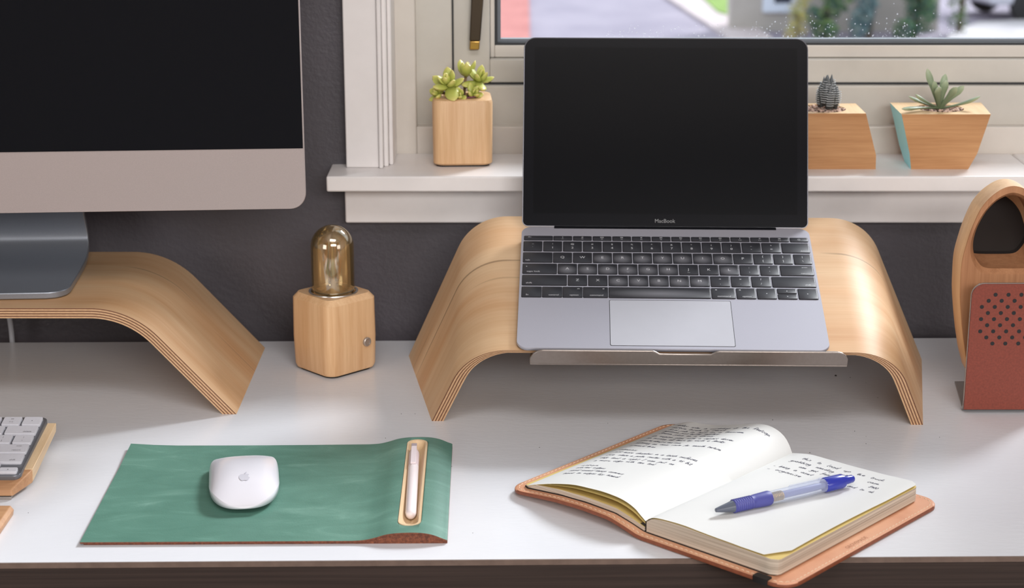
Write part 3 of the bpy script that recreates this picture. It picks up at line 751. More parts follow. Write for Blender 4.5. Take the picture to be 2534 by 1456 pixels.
mb = MB(); mb.lathe([(.0249, LH+.0001), (.0247, LH+.0008), (.0228, LH+.0008), (.0205, LH-.005), (.012, LH-.014), (.001, LH-.016)], 40, cap0=False); mb.obj('socket_cup', M['rim'], lm, smooth=60)
mb = MB(); mb.lathe([(.0085, LH-.016), (.0085, LH-.008), (.006, LH-.006), (.001, LH-.006)], 20); mb.obj('socket', M['brass'], lm)
mb = MB(); RB = .0215; zt = .1485
pf = [(.0075, LH-.010), (.014, LH-.009), (.019, LH-.004), (RB, LH+.003), (RB, zt-RB)]+[(RB*cos(t), zt-RB+RB*sin(t)) for t in [radians(10*k) for k in range(1, 9)]]+[(.0006, zt)]
mb.lathe(pf, 48, cap0=False); bulb = mb.obj('bulb', M['amber'], lm, smooth=80)
mb = MB(); mb.lathe([(.0045, LH-.008), (.0032, LH+.004), (.0016, LH+.018), (.0026, LH+.024), (.0012, LH+.045), (.0020, LH+.050), (.0004, LH+.053)], 16); mb.obj('glass_stem', plain('stem_glass', srgb(190, 160, 110), .12), bulb, smooth=60)
mb = MB()
for k in range(9):
    a0 = k*2*pi/9; a1 = a0+2*pi/18
    mb.tube([(.0062*cos(a0), .0062*sin(a0), LH+.012), (.0090*cos(a0+.2), .0090*sin(a0+.2), LH+.030), (.0060*cos(a1), .0060*sin(a1), LH+.051)], .00022, 5)
    a2 = a0+2*pi/9
    mb.tube([(.0060*cos(a1), .0060*sin(a1), LH+.051), (.0085*cos(a2-.2), .0085*sin(a2-.2), LH+.03), (.0062*cos(a2), .0062*sin(a2), LH+.012)], .00022, 5)
for q in (0, 2.1, 4.2):
    mb.tube([(0, 0, LH+.018), (.0062*cos(q), .0062*sin(q), LH+.012)], .0002, 4); mb.tube([(0, 0, LH+.049), (.006*cos(q+.35), .006*sin(q+.35), LH+.051)], .0002, 4)
mb.obj('filament', M['gold'], bulb)
# button on the right-front face, red knob on the far right face
nf = Vector((cos(ang-pi/2), sin(ang-pi/2), 0)); tf = Vector((cos(ang), sin(ang), 0))
bp = Vector((-.1455+.179, 1.7393-1.7530, .0315)); off = bp.dot(tf)
c = nf*s_+tf*off+Vector((0, 0, .0315))
Mb = Matrix.Translation(c) @ nf.to_track_quat('Z', 'Y').to_matrix().to_4x4()
mb = MB(); mb.lathe([(.0046, -.002), (.0046, .0025), (.0040, .0031), (.0033, .0031), (.0032, .0024), (.0005, .0022)], 28, xf=Mb); mb.obj('button', M['steel'], lm, smooth=40)
nf2 = Vector((cos(ang), sin(ang), 0)); c = nf2*s_+Vector((0, 0, .037))+Vector((cos(ang-pi/2), sin(ang-pi/2), 0))*.008
mb = MB(); mb.lathe([(.005, -.001), (.005, .003), (.004, .004), (.0005, .004)], 20, xf=Matrix.Translation(c) @ nf2.to_track_quat('Z', 'Y').to_matrix().to_4x4()); mb.obj('plug', M['redplastic'], lm)

# ------------------------------------------------------------------ planters on the sill
def leaf(mb, base, dirv, L, w, th, m=0, curl=.3, up=Vector((0, 0, 1)), n=10, seg=8, tip=.0, prof=None):
    """fat succulent leaf: lofted ellipses along a bent axis; UV x runs base to tip"""
    d = Vector(dirv).normalized(); side = d.cross(up)
    if side.length < 1e-3: side = Vector((1, 0, 0))
    side.normalize(); nn = side.cross(d).normalized()
    prof = prof or [(.0, .45), (.2, .75), (.5, 1), (.75, .85), (.9, .5), (1, .05)]
    b = len(mb.v)
    for k in range(n+1):
        t = k/n; p = Vector(base)+d*L*t+nn*curl*L*t*t; r = interp(prof, t)
        for i in range(seg):
            a = 2*pi*i/seg
            mb.v.append(tuple(p+side*w*r*cos(a)+nn*th*r*sin(a)*(1 if sin(a) < 0 else .55)))
    for k in range(n):
        for i in range(seg):
            j = (i+1) % seg
            mb.face([b+k*seg+i, b+k*seg+j, b+(k+1)*seg+j, b+(k+1)*seg+i], m, [(k/n, 0), (k/n, 1), ((k+1)/n, 1), ((k+1)/n, 0)])
    mb.face([b+n*seg+i for i in range(seg)], m, [(1, 0)]*seg)
# 1: round-cornered maple pot with lime rosettes
pc = onz(1142, 414, SZ); pot = thing('potted_succulent', 'round cornered maple planter with lime green rosette succulent on the sill', 'potted plant', (-.0523, 1.855+.028, SZ))
mb = MB(); w_ = .0312; dpt = .0285; hh = .0705
def pq(k, r): return rotp(rrect(-w_+k, w_-k, -dpt+k, dpt-k, r, 6), radians(3))
bs = pq(.003, .008)
def tw(rad, z): return [(rad*1.1*cos(atan2(y, x)), rad*sin(atan2(y, x)), z) for x, y in bs]
mb.loft([[(x, y, .0015) for x, y in pq(.003, .008)], [(x, y, .0035) for x, y in pq(.0005, .009)], [(x, y, hh-.004) for x, y in pq(0, .0095)], [(x, y, hh-.001) for x, y in pq(.001, .009)], [(x, y, hh) for x, y in pq(.003, .008)], tw(.0205, hh), tw(.020, hh-.008)])
mb.obj('planter', M['maple'], pot, smooth=35)
mb = MB(); mb.prism(pq(.0035, .008), 0, .0016); mb.obj('planter_foot', M['foot'], pot)
mb = MB(); mb.grid(lambda u, v: (.021*1.1*v*cos(2*pi*u), .0205*v*sin(2*pi*u), hh-.006+.002*sin(u*40)*v*(1-v)), 24, 5); mb.obj('soil', M['soil'], pot)
def rosette(center, axis, n, L, w, th, mat, spread=(35, 100), name='rosette', curl=.25, parent=pot, seedv=1):
    rnd = random.Random(seedv); mb = MB(); ax = Vector(axis).normalized(); q = ax.to_track_quat('Z', 'Y')
    for i in range(n):
        t = i/(n-1); el = radians(spread[0]+(spread[1]-spread[0])*t); az = i*2.39996+rnd.uniform(-.2, .2)
        d = q @ Vector((sin(el)*cos(az), sin(el)*sin(az), cos(el)))
        k = (.55+.45*t)*rnd.uniform(.88, 1.1)
        leaf(mb, Vector(center)+q @ Vector((0, 0, .002*(1-t))), d, L*k, w*k, th*k, curl=curl*rnd.uniform(.5, 1.3), up=ax)
    return mb.obj(name, mat, parent, smooth=70, fix=False)
rosette((-.013, -.012, hh+.013), (-.20, -.60, 1), 11, .0215, .0068, .0048, M['leaf_y'], (12, 108), seedv=3)
rosette((.018, .002, hh+.014), (.40, -.35, 1), 10, .0225, .0062, .0044, M['leaf_y'], (15, 112), seedv=5)
rosette((-.023, -.010, hh+.003), (-.8, -.5, .7), 8, .0135, .0052, .0040, M['leaf_y'], (20, 95), seedv=8)
rosette((.004, .010, hh+.019), (.05, .2, 1), 7, .0200, .0056, .0040, M['leaf_y'], (8, 65), seedv=11)
rosette((.012, -.012, hh+.0025), (.5, -.8, .7), 8, .0135, .0048, .0038, M['leaf_y'], (20, 95), seedv=12)
rosette((-.002, -.016, hh+.0015), (.0, -.9, .6), 8, .0125, .0046, .0036, M['leaf_y'], (20, 90), seedv=14)
mb = MB()
for a, b in (((0, 0, hh-.004), (-.013, -.012, hh+.013)), ((.004, 0, hh-.004), (.018, .002, hh+.014)), ((-.004, 0, hh-.004), (-.022, -.006, hh+.004)), ((.002, .004, hh-.004), (.004, .010, hh+.019))):
    mb.tube([a, ((a[0]+b[0])/2, a[1], (a[2]+b[2])/2+.002), b], .0016, 8)
mb.obj('stem', plain('brown_stem', srgb(120, 96, 70), .7), pot)
mb = MB(); leaf(mb, (.004, -.020, hh+.001), (1, .1, .1), .012, .0022, .0008, curl=0); mb.obj('fallen_leaf', M['violet'], pot, smooth=60)
# 3: tapered bamboo pot, one face painted pale blue
def tapered(name, label, rings, paint_left, ox, oy, hz, loc):
    t = thing(name, label, 'potted plant', loc)
    mb = MB(); L = Vector(loc)
    rr = [[tuple(Vector(p)-L) for p in ring] for ring in rings]
    b = 0
    for ring in rr: mb.v += ring
    k = len(rr)
    for i in range(k-1):
        for s in range(4):
            j = (s+1) % 4; mb.face([i*4+s, i*4+j, (i+1)*4+j, (i+1)*4+s], 1 if (s == 3 and paint_left) else 0)
    mb.face([3, 2, 1, 0], 0)
    # top with a round opening
    top = rr[-1]; N = 32; c = Vector((ox, oy, top[0][2])); rad = .0245
    e = len(mb.v); per = []
    for i in range(N):
        a = 2*pi*i/N; d = Vector((cos(a), sin(a), 0)); best = None
        for s in range(4):
            A = Vector(top[s]); B = Vector(top[(s+1) % 4]); ed = B-A
            den = d.x*ed.y-d.y*ed.x
            if abs(den) < 1e-9: continue
            tt = ((A.x-c.x)*ed.y-(A.y-c.y)*ed.x)/den; uu = ((A.x-c.x)*d.y-(A.y-c.y)*d.x)/den
            if tt > 0 and -1e-6 <= uu <= 1+1e-6 and (best is None or tt < best): best = tt
        per.append(c+d*best)
    inner = [c+Vector((rad*cos(2*pi*i/N), rad*sin(2*pi*i/N), 0)) for i in range(N)]
    low = [p-Vector((0, 0, .008)) for p in inner]
    for lst in (per, inner, low): mb.v += [tuple(p) for p in lst]
    for i in range(N):
        j = (i+1) % N
        mb.face([e+i, e+j, e+N+j, e+N+i], 2); mb.face([e+N+i, e+N+j, e+2*N+j, e+2*N+i], 2)
    for s in range(4):   # fill the corners
        i0 = min(range(N), key=lambda q: (per[q]-Vector(top[s])).length)
        for q in ((i0-1) % N, i0):
            mb.face([4*(k-1)+s, e+q, e+(q+1) % N], 2)
    mb.face([e+2*N+i for i in range(N)], 2)
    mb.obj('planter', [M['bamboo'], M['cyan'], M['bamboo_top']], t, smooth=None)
    mb = MB(); rnd = random.Random(3)
    mb.grid(lambda u, v: (c.x+rad*v*cos(2*pi*u), c.y+rad*v*sin(2*pi*u), c.z-.0015), 28, 4)
    mb.obj('soil', M['soil'], t)
    mb = MB()
    for i in range(110):
        a = rnd.uniform(0, 2*pi); q = rad*sqrt(rnd.random())*.97; r = rnd.uniform(.0008, .002)
        mb.lathe([(.3*r, -r*.6), (r, -r*.1), (.8*r, r*.5), (.2*r, r*.7)], 6, xf=Matrix.Translation((c.x+q*cos(a), c.y+q*sin(a), c.z-.0008)) @ Matrix.Rotation(rnd.uniform(0, 3), 4, 'X'))
    g = mb.obj('grit', M['grit'], t, smooth=50); g['kind'] = 'stuff'
    return t, c
Y3 = 1.845
zt3 = ony(2232, 283, Y3).z
b3 = [(.4130, Y3, SZ), (.4722, Y3, SZ), (.4685, 1.887, SZ), (.4145, 1.885, SZ)]
xm0, xm1 = ony(2251, 381, Y3).x, ony(2418, 381, Y3).x; zm = ony(2251, 381, Y3).z
m3 = [(xm0, Y3, zm), (xm1, Y3, zm), (.4860, 1.897, zm), (.4098, 1.894, zm)]
t3 = [(ony(2231, 283, Y3).x, Y3, zt3), (ony(2452, 283, Y3).x, Y3, zt3), (.4985, 1.914, zt3), (.4016, 1.914, zt3)]
p3, c3 = tapered('potted_succulent', 'bamboo planter with pale blue painted side and spreading sage green succulent', [b3, m3, t3], True, .0045, .006, 0, (.443, 1.875, SZ))
mb = MB(); L3 = Vector((.443, 1.875, SZ))
def tgt(px, py, Y): return ony(px, py, Y)-L3
base = Vector((c3.x-.002, c3.y-.006, c3.z+.001))
pf = [(0, .55), (.25, .5), (.5, .62), (.75, .95), (.9, .8), (1, .12)]
for px, py, Y, w, cu in [(2290, 172, 1.885, .0050, .10), (2336, 188, 1.893, .0054, .10), (2340, 196, 1.872, .0055, .08), (2305, 196, 1.868, .0045, .12), (2316, 208, 1.858, .0058, .10), (2370, 210, 1.865, .0050, .15), (2382, 215, 1.88, .0050, .15), (2428, 254, 1.868, .0052, .10), (2234, 258, 1.850, .0056, -.06), (2262, 240, 1.870, .0050, .06), (2247, 246, 1.895, .0045, .06)]:
    e = tgt(px, py, Y); d = e-base
    leaf(mb, base, d, d.length, w*.78, w*.55, curl=cu*1.6, up=Vector((0, -1, .35)) if py < 235 else Vector((0, 0, 1)), prof=pf, n=12)
mb.obj('rosette', M['leaf_g'], p3, smooth=70, fix=False)
# 2: bamboo pot flaring downwards, half behind the laptop
Y2 = 1.845; x2 = ony(2143, 281, Y2).x; z2 = ony(2143, 281, Y2).z
xb = ony(2167, 419, Y2).x; xm = ony(2168, 385, Y2).x; zm2 = ony(2168, 385, Y2).z
b2 = [(.272, Y2, SZ), (xb, Y2, SZ), (.374, 1.898, SZ), (.276, 1.898, SZ)]
m2 = [(.272, Y2, zm2), (xm, Y2, zm2), (.3745, 1.9, zm2), (.276, 1.9, zm2)]
t2_ = [(.284, Y2, z2), (x2, Y2, z2), (.3635, 1.9045, z2), (.286, 1.9045, z2)]
p2, c2 = tapered('potted_succulent', 'plain bamboo planter with dark upright spiky succulent half behind the laptop', [b2, m2, t2_], False, -.002, -.001, 0, (.325, 1.875, SZ))
mb = MB(); rdg = MB(); rnd = random.Random(4)
base = Vector((c2.x, c2.y-.008, c2.z-.001))
cb = ony(2047, 262, 1.868)-Vector((.325, 1.875, SZ)); base = Vector((cb.x, cb.y, c2.z))
pfd = [(0, .75), (.3, 1), (.6, .8), (.85, .35), (1, .03)]
for i in range(22):
    lvl = i/21; az = i*2.4; rad = .0085*(1-.75*lvl); b_ = base+Vector((rad*cos(az), rad*sin(az), .001+.012*lvl))
    d = Vector((.16*cos(az), .16*sin(az), 1)); L = .0235+.002*rnd.random()-.004*lvl
    if lvl > .7: L = .024
    leaf(mb, b_, d, L, .0052, .0045, curl=-.10, up=Vector((cos(az), sin(az), .2)), prof=pfd, n=10)
    o_d = Vector((cos(az), sin(az), 0))
    for k in range(7):
        t = .15+.1*k; p = b_+d.normalized()*L*t+o_d*.0042*interp(pfd, t)*(.9)+o_d*(-.0)
        sd = Vector((-sin(az), cos(az), 0))*.0042*interp(pfd, t)
        rdg.tube([p-sd-o_d*.0014, p+o_d*.0004, p+sd-o_d*.0014], .0004, 5)
sp_ = mb.obj('rosette', M['leaf_d'], p2, smooth=70, fix=False)
rdg.obj('leaf_ridges', M['leaf_w'], sp_, smooth=60)

# ------------------------------------------------------------------ green leather pad
pad = thing('mouse_pad', 'green leather mouse pad with raised pen tray at its right end', 'mouse pad', (-.3370, 1.3094, 0), (0, 0, radians(.75)))
PW, PD = .2865, .2125
hump = [(0, 0), (.212, 0), (.222, .0006), (.230, .0025), (.238, .0052), (.246, .0064), (.258, .0068), (.268, .0064), (.276, .0046), (.282, .0018), (PW, 0)]
hs_ = []
for i in range(61):
    x = .206+(PW-.206)*i/60; hs_.append((x, 0 if i in (0, 60) else sum(interp(hump, min(PW, x+dx)) for dx in (-.003, -.0015, 0, .0015, .003))/5))
TK, BK = .0012, .0018
def edge_curl(x, y): 
    return .0018*max(0, 1-x/.03)*max(0, (y/PD-.75)/.25)
mb = MB(); xs = [i*.206/10 for i in range(10)]+[x for x, z in hs_]
ny_ = 24
rows = {}
for k, zz in ((0, BK), (1, BK+TK)):
    b = len(mb.v); rows[k] = b
    for x in xs:
        for j in range(ny_+1):
            y = PD*j/ny_; sk = 0 if x > .206 else .0012*sin(pi*x/.206)*(-1 if j == ny_ else 0)
            mb.v.append((x, y+sk, zz+interp(hs_, x)+edge_curl(x, y)))
nx = len(xs)
vi = lambda k, i, j: rows[k]+i*(ny_+1)+j
for i in range(nx-1):
    for j in range(ny_):
        mb.face([vi(1, i, j), vi(1, i+1, j), vi(1, i+1, j+1), vi(1, i, j+1)], 0)
        mb.face([vi(0, i, j+1), vi(0, i+1, j+1), vi(0, i+1, j), vi(0, i, j)], 1)
for i in range(nx-1):
    mb.face([vi(0, i, 0), vi(0, i+1, 0), vi(1, i+1, 0), vi(1, i, 0)], 1); mb.face([vi(1, i, ny_), vi(1, i+1, ny_), vi(0, i+1, ny_), vi(0, i, ny_)], 1)
for j in range(ny_):
    mb.face([vi(1, 0, j), vi(1, 0, j+1), vi(0, 0, j+1), vi(0, 0, j)], 1); mb.face([vi(0, nx-1, j), vi(0, nx-1, j+1), vi(1, nx-1, j+1), vi(1, nx-1, j)], 1)
top = mb.obj('leather_top', [M['green'], M['cork']], pad, smooth=40)
mb = MB()
mb.box(.0025, .236, .0015, PD-.028, 0, BK)
mb.obj('cork_base', M['cork'], pad, smooth=None)
mb = MB(); o = [(x, z+BK*.9) for x, z in hs_ if x > .214]; o = [(.214, 0)]+o+[(PW, 0)]
mb.loft([[(x, .0012, z) for x, z in o], [(x, PD-.0012, z) for x, z in o]]); block = mb.obj('pen_rest_block', M['cork'], pad, smooth=30)
# the pen tray let into the hump
sx0, sx1, sy0, sy1 = .2560-.0093, .2560+.0093, .0135, .2065
def stad(k, n=10):
    r = (sx1-sx0)/2-k; cx = (sx0+sx1)/2; ya = sy0+k+r; yb = sy1-k-r
    return [(cx+r*cos(t), ya+r*sin(t)) for t in [pi+pi*i/n for i in range(n+1)]]+[(cx+r*cos(t), yb+r*sin(t)) for t in [pi*i/n for i in range(n+1)]]
cut = MB(); cut.prism(stad(0), .0012, .03); cuto = cut.obj('tmp', M['cork'], pad)
for ob in (top, block):
    md = ob.modifiers.new('x', 'BOOLEAN'); md.object = cuto; md.operation = 'DIFFERENCE'; md.solver = 'EXACT'
bpy.context.view_layer.update(); dg = bpy.context.evaluated_depsgraph_get()
for ob in (top, block):
    me = bpy.data.meshes.new_from_object(ob.evaluated_get(dg)); ob.modifiers.clear(); ob.data = me
bpy.data.objects.remove(cuto)
ZT = BK+TK+.0068
def trz(x): return ZT-.0001+.0002-(.0022*abs((x-.256)/.0093)**2)*.3
mb = MB(); rings = []
for k, z in ((0.0001, .0013), (.0001, ZT-.0008), (.0004, ZT+.0002), (.0021, ZT), (.0030, ZT-.0014), (.0042, ZT-.0040), (.0062, ZT-.0062), (.0085, ZT-.0072)):
    rings.append([(x, y, z) for x, y in stad(k)])
mb.loft(rings); mb.obj('wooden_pen_tray', M['maple_lt'], pad, smooth=40)
# short frosted pen in the tray
wp0, wp1 = (-.0812, 1.3500, .0078), (-.0857, 1.4960, .0085)
wpn = thing('frosted_pen', 'frosted white pen lying in the wooden pen tray', 'pen', wp0)
d = Vector(wp1)-Vector(wp0); LQ = d.length; q = d.to_track_quat('Z', 'Y')
wpn.rotation_mode = 'QUATERNION'; wpn.rotation_quaternion = q
mb = MB(); mb.lathe([(.0008, 0), (.0028, .0008), (.0040, .003), (.0045, .007), (.0046, .105), (.0043, .112)], 24); mb.obj('barrel', M['frost'], wpn, smooth=50)
mb = MB(); mb.lathe([(.0044, .098), (.0046, .104), (.0046, .135), (.0040, .140), (.0025, .141)], 24); mb.obj('cap', plain('pinkish_plastic', srgb(226, 208, 212), .25), wpn, smooth=50)
inv = q.inverted() @ Vector((0, 0, 1)); inv = Vector((inv.x, inv.y, 0)).normalized(); mq = Matrix.Rotation(atan2(inv.y, inv.x), 4, 'Z')
mb = MB(); mb.box(.0044, .0062, -.0024, .0024, .102, .147, xf=mq); mb.box(.000, .0062, -.0024, .0024, .140, .147, xf=mq); mb.obj('clip', plain('clip_plastic', srgb(230, 216, 220), .25), wpn, bevel=.0004)

# ------------------------------------------------------------------ mouse
mcx, mcy = -.2242, 1.4195
ZP = BK+TK
mo = thing('computer_mouse', 'white wireless mouse with grey apple mark on the green pad', 'mouse', (mcx, mcy, ZP), (0, 0, radians(8.5)))
ML, MWd = .0560, .0292
def mouse_outline(k, n=112):
    o = []
    for i in range(n):
        a = 2*pi*i/n; a = a+.30*sin(4*a)/4*-1; c, s = cos(a), sin(a); ex = 2/4.2 if s > 0 else 2/2.55
        x = MWd*math.copysign(abs(c)**ex, c)*k; y = ML*math.copysign(abs(s)**ex, s)*k
        o.append((x, y))
    return o
def mz(x, y):
    t = min(1, max(0, 1-(abs(x)/MWd)**2.6)); l = y/ML
    lh = .0195*(1-.50*abs(l-.0)**2.1)
    return .0050+(lh-.0050)*(t**.45)*(max(0, 1-abs(l)**6))**.5 if lh > .005 else .005
mb = MB()
ks = [1.0, .995, .98, .95, .9, .82, .7, .55, .38, .2, .05]
rings = [[(x*.9, y*.93, .0026) for x, y in mouse_outline(.95)], [(x, y, .0046) for x, y in mouse_outline(.985)]]
rings += [[(x, y, mz(x, y)+.0004) for x, y in mouse_outline(k)] for k in ks]
mb.loft(rings); mb.obj('shell', M['mouse'], mo, smooth=80)
mb = MB(); mb.loft([[(x, y, .0002) for x, y in mouse_outline(.80)], [(x, y, .0030) for x, y in mouse_outline(.9)]]); mb.obj('underside', M['alu'], mo)
mb = MB()
for sx in (-.014, .014): mb.box(sx-.0015, sx+.0015, -.036, .036, 0, .0006)
mb.obj('glide_foot', M['foot'], mo)
# mark on the shell
ap = [(0, .74), (.12, .80), (.30, .86), (.52, .80), (.68, .64), (.56, .50), (.50, .30), (.58, .08), (.74, -.04), (.64, -.34), (.46, -.60), (.28, -.72), (.10, -.66), (0, -.62), (-.12, -.66), (-.30, -.72), (-.48, -.58), (-.66, -.28), (-.76, .08), (-.72, .44), (-.56, .72), (-.34, .84), (-.14, .80)]
lf = [(0, .90), (.04, 1.12), (.18, 1.30), (.34, 1.38), (.32, 1.16), (.18, .98)]
mb = MB()
for o in (ap, lf):
    k = .0060; b = len(mb.v); pts = [(x*k+.0006, y*k*1.2-.0215) for x, y in o]; cxx = sum(p[0] for p in pts)/len(pts); cyy = sum(p[1] for p in pts)/len(pts)
    mb.v += [(x, y, mz(x, y)+.0007) for x, y in pts]+[(cxx, cyy, mz(cxx, cyy)+.0007)]
    for i in range(len(pts)): mb.face([b+i, b+(i+1) % len(pts), b+len(pts)], 0)
mb.obj('logo', M['logo'], mo, smooth=None)

# ------------------------------------------------------------------ keyboard in its wooden tray, cut by the left edge
KR = -.4108
tr = thing('keyboard_tray', 'pale wooden tray holding the silver keyboard', 'tray', (KR-.14, 1.41, 0))
def kl(x, y, z): return (x-(KR-.14), y-1.41, z)
zk = lambda y: .0135+(.0265-.0135)*(y/.106)
x1 = .1475; x0 = -.156
mb = MB()
mb.loft([[(x1-.016, .0225, .0045), (x1-.0010, .0225, .0045), (x1-.0010, .1060, zk(.106)-.0085), (x1-.016, .1060, zk(.106)-.0085)], [(x1-.016, .0225, zk(.0225)-.0005), (x1-.0005, .0225, zk(.0225)-.0005), (x1, .1060, zk(.106)), (x1-.016, .1060, zk(.106))]])
mb.box(x0, x1-.016, .0225, .1045, .0027, .0100)
mb.box(x1-.060, x1-.012, .085, .100, .0, .012)
mb.obj('side_rail', M['maple_lt'], tr, bevel=.0006, seg=2)
mb = MB(); mb.loft([[(x0, -.008, .0035), (x1-.010, -.008, .0035), (x1-.0010, .0222, .0035), (x0, .0222, .0035)], [(x0, -.006, .0085), (x1-.0120, -.006, .0085), (x1-.0005, .0222, zk(.0222)-.0005), (x0, .0222, zk(.0222))]])
mb.obj('palm_edge', M['walnut'], tr, bevel=.0012)
mb = MB(); mb.box(x0, x1-.012, -.0075, .10, 0, .0028); mb.obj('base_plate', M['steel'], tr)
kb = thing('keyboard', 'silver wireless keyboard with white keys in the wooden tray', 'keyboard', (KR, 1.4165, .0145), (atan2(.0150, .1015), 0, 0))
KD = .1035
mb = MB(); o = rrect(-.285, 0, 0, KD, .006, 6)
mb.loft([[(x, y, -.004) for x, y in o], [(x, y, .0008) for x, y in o], [(x-.0003 if x > -.1 else x, .0003+y*.994, .0012) for x, y in o]])
mb.obj('body', plain('dark_aluminium', srgb(120, 122, 128), .35, .6), kb, smooth=40)
wk = [M['keywhite'], M['legendgrey'], M['legendgrey']]
rowsy = []; yk = .0035; pitch = (KD-.0045)/6
def wkey(r, x1_, w, leg=(), d=None, y=None):
    y0 = .0030+r*pitch if y is None else y; dd = pitch-.0024 if d is None else d
    key(x1_-w, x1_, y0, y0+dd, leg, parent=kb, mats=wk, hole=False, h=.0026, r=.0012, bh=.0024)
rx = -.0035
wkey(0, rx, .0150, [('|>', 0, 0, 0)], d=.0075)
wkey(0, rx-.0165, .0150, [('vv', 0, 0, 0)], d=.0075); wkey(0, rx-.0165, .0150, [('^^', 0, 0, 0)], d=.0072, y=.0118)
wkey(0, rx-.033, .0150, [('<|', 0, 0, 0)], d=.0075)
wkey(1, rx, .0400, [('shift', .0030, .0120, -.0035)]); wkey(1, rx-.0420, .0150, [('?', .003, 0, .003), ('/', .003, 0, -.003)])
wkey(2, rx, .0330, [('enter', .0022, .0085, .0040), ('return', .0030, .0075, -.0032)]); wkey(2, rx-.035, .0150, [('"', .003, 0, .003)])
wkey(3, rx, .0160, [('|', .003, 0, .003), ('\\', .003, 0, -.003)]); wkey(3, rx-.0180, .0155, [('}', .003, 0, .003), (']', .003, 0, -.003)]); wkey(3, rx-.0355, .0155, [('{', .003, 0, .003), ('[', .003, 0, -.003)])
wkey(4, rx, .0270, [('delete', .0030, .0060, -.0034)]); wkey(4, rx-.0290, .0155, [('+', .003, 0, .003), ('=', .003, 0, -.003)])
wkey(5, rx, .0160, [('^^', 0, 0, 0)]); wkey(5, rx-.0180, .0158, [('#3', 0, 0, .0030), ('F12', .0024, 0, -.0024)]); wkey(5, rx-.0360, .0158, [('#2', 0, 0, .0030), ('F11', .0024, 0, -.0024)])
def run(r, start, w, texts, gap=.0185):
    for i, t in enumerate(texts):
        wkey(r, start-i*gap, w, [(t, .0036, 0, 0)] if t else [])
run(0, rx-.0505, .0185, ['', '']); wkey(0, rx-.0905, .0930); wkey(0, rx-.1855, .0210, [('command', .0028, 0, -.003)]); wkey(0, rx-.2085, .0165, [('option', .0026, 0, -.003)]); wkey(0, rx-.2270, .0165); wkey(0, rx-.2455, .0165, [('fn', .0028, 0, -.003)])
run(1, rx-.0605, .0165, ['.', ',', 'M', 'N', 'B', 'V', 'C', 'X', 'Z']); wkey(1, rx-.2275, .0400, [('shift', .0030, -.012, -.0035)])
run(2, rx-.0535, .0165, [';', 'L', 'K', 'J', 'H', 'G', 'F', 'D', 'S', 'A']); wkey(2, rx-.2390, .0300, [('caps lock', .0026, -.004, -.0035)])
run(3, rx-.0540, .0165, ['P', 'O', 'I', 'U', 'Y', 'T', 'R', 'E', 'W', 'Q']); wkey(3, rx-.2395, .0290, [('tab', .0030, -.007, -.0035)])
run(4, rx-.0475, .0165, ['-', '0', '9', '8', '7', '6', '5', '4', '3', '2', '1']); wkey(4, rx-.2515, .0170)
run(5, rx-.0540, .0165, ['F10', 'F9', 'F8', 'F7', 'F6', 'F5', 'F4', 'F3', 'F2', 'F1']); wkey(5, rx-.2395, .0290, [('esc', .0028, -.006, 0)])
# wooden rest at the bottom left corner
wr = thing('wrist_rest', 'brown wooden rest at the near left corner of the desk', 'wrist rest', (-.5, 1.33, 0))
mb = MB()
a0 = onz(34, 1251, .0085); xr_ = a0.x+.5; yb_ = a0.y-1.33
mb.loft([[(-.15, yb_-.085, 0), (xr_-.001, yb_-.085, 0), (xr_-.001, yb_, 0), (-.15, yb_, 0)], [(-.15, yb_-.085, .0045), (xr_, yb_-.085, .0045), (xr_, yb_, .0048), (-.15, yb_, .0048)],
         [(-.15, yb_-.083, .0070), (xr_-.004, yb_-.083, .0070), (xr_-.0025, yb_-.0005, .0085), (-.15, yb_-.0005, .0085)]])
mb.obj('wood_block', M['walnut'], wr, bevel=.0006)
# ------------------------------------------------------------------ notebook in leather cover
S0 = Vector((.1024, 1.3504, 0)); an = radians(42.5)
def nb(name, label, cat): return thing(name, label, cat, S0, (0, 0, -an))
# leather cover
cov = nb('leather_cover', 'tan leather notebook cover with cream stitching under the open notebook', 'notebook cover')
def covz(u, v):
    f = 1-min(1, max(0, (v+.02)/.22))
    zf = interp([(-.123, .0022), (-.10, .0048), (-.07, .0080), (-.042, .0092), (-.012, .0086), (.004, .0050), (.018, .0012), (.16, .0008)], u)
    zr = interp([(-.123, .0015), (-.06, .0032), (-.02, .0040), (.006, .0030), (.018, .0010), (.16, .0008)], u)
    return zf*f+zr*(1-f)
U0, U1, V0, V1 = -.1225, .1590, -.0250, .1990
def cov_outline(k, n=8):
    r = .017-k*.9
    o = []
    pts = rrect(U0+k, U1-k, V0+k, V1-k, r, n)
    dense = []
    for i in range(len(pts)):
        a, b = Vector(pts[i]), Vector(pts[(i+1) % len(pts)]); L = (b-a).length; m_ = max(1, int(L/.006))
        for q in range(m_): dense.append(tuple(a.lerp(b, q/m_)))
    return dense
CT = .0030
mb = MB(); oo = cov_outline(0)
cu, cv = (U0+U1)/2, (V0+V1)/2
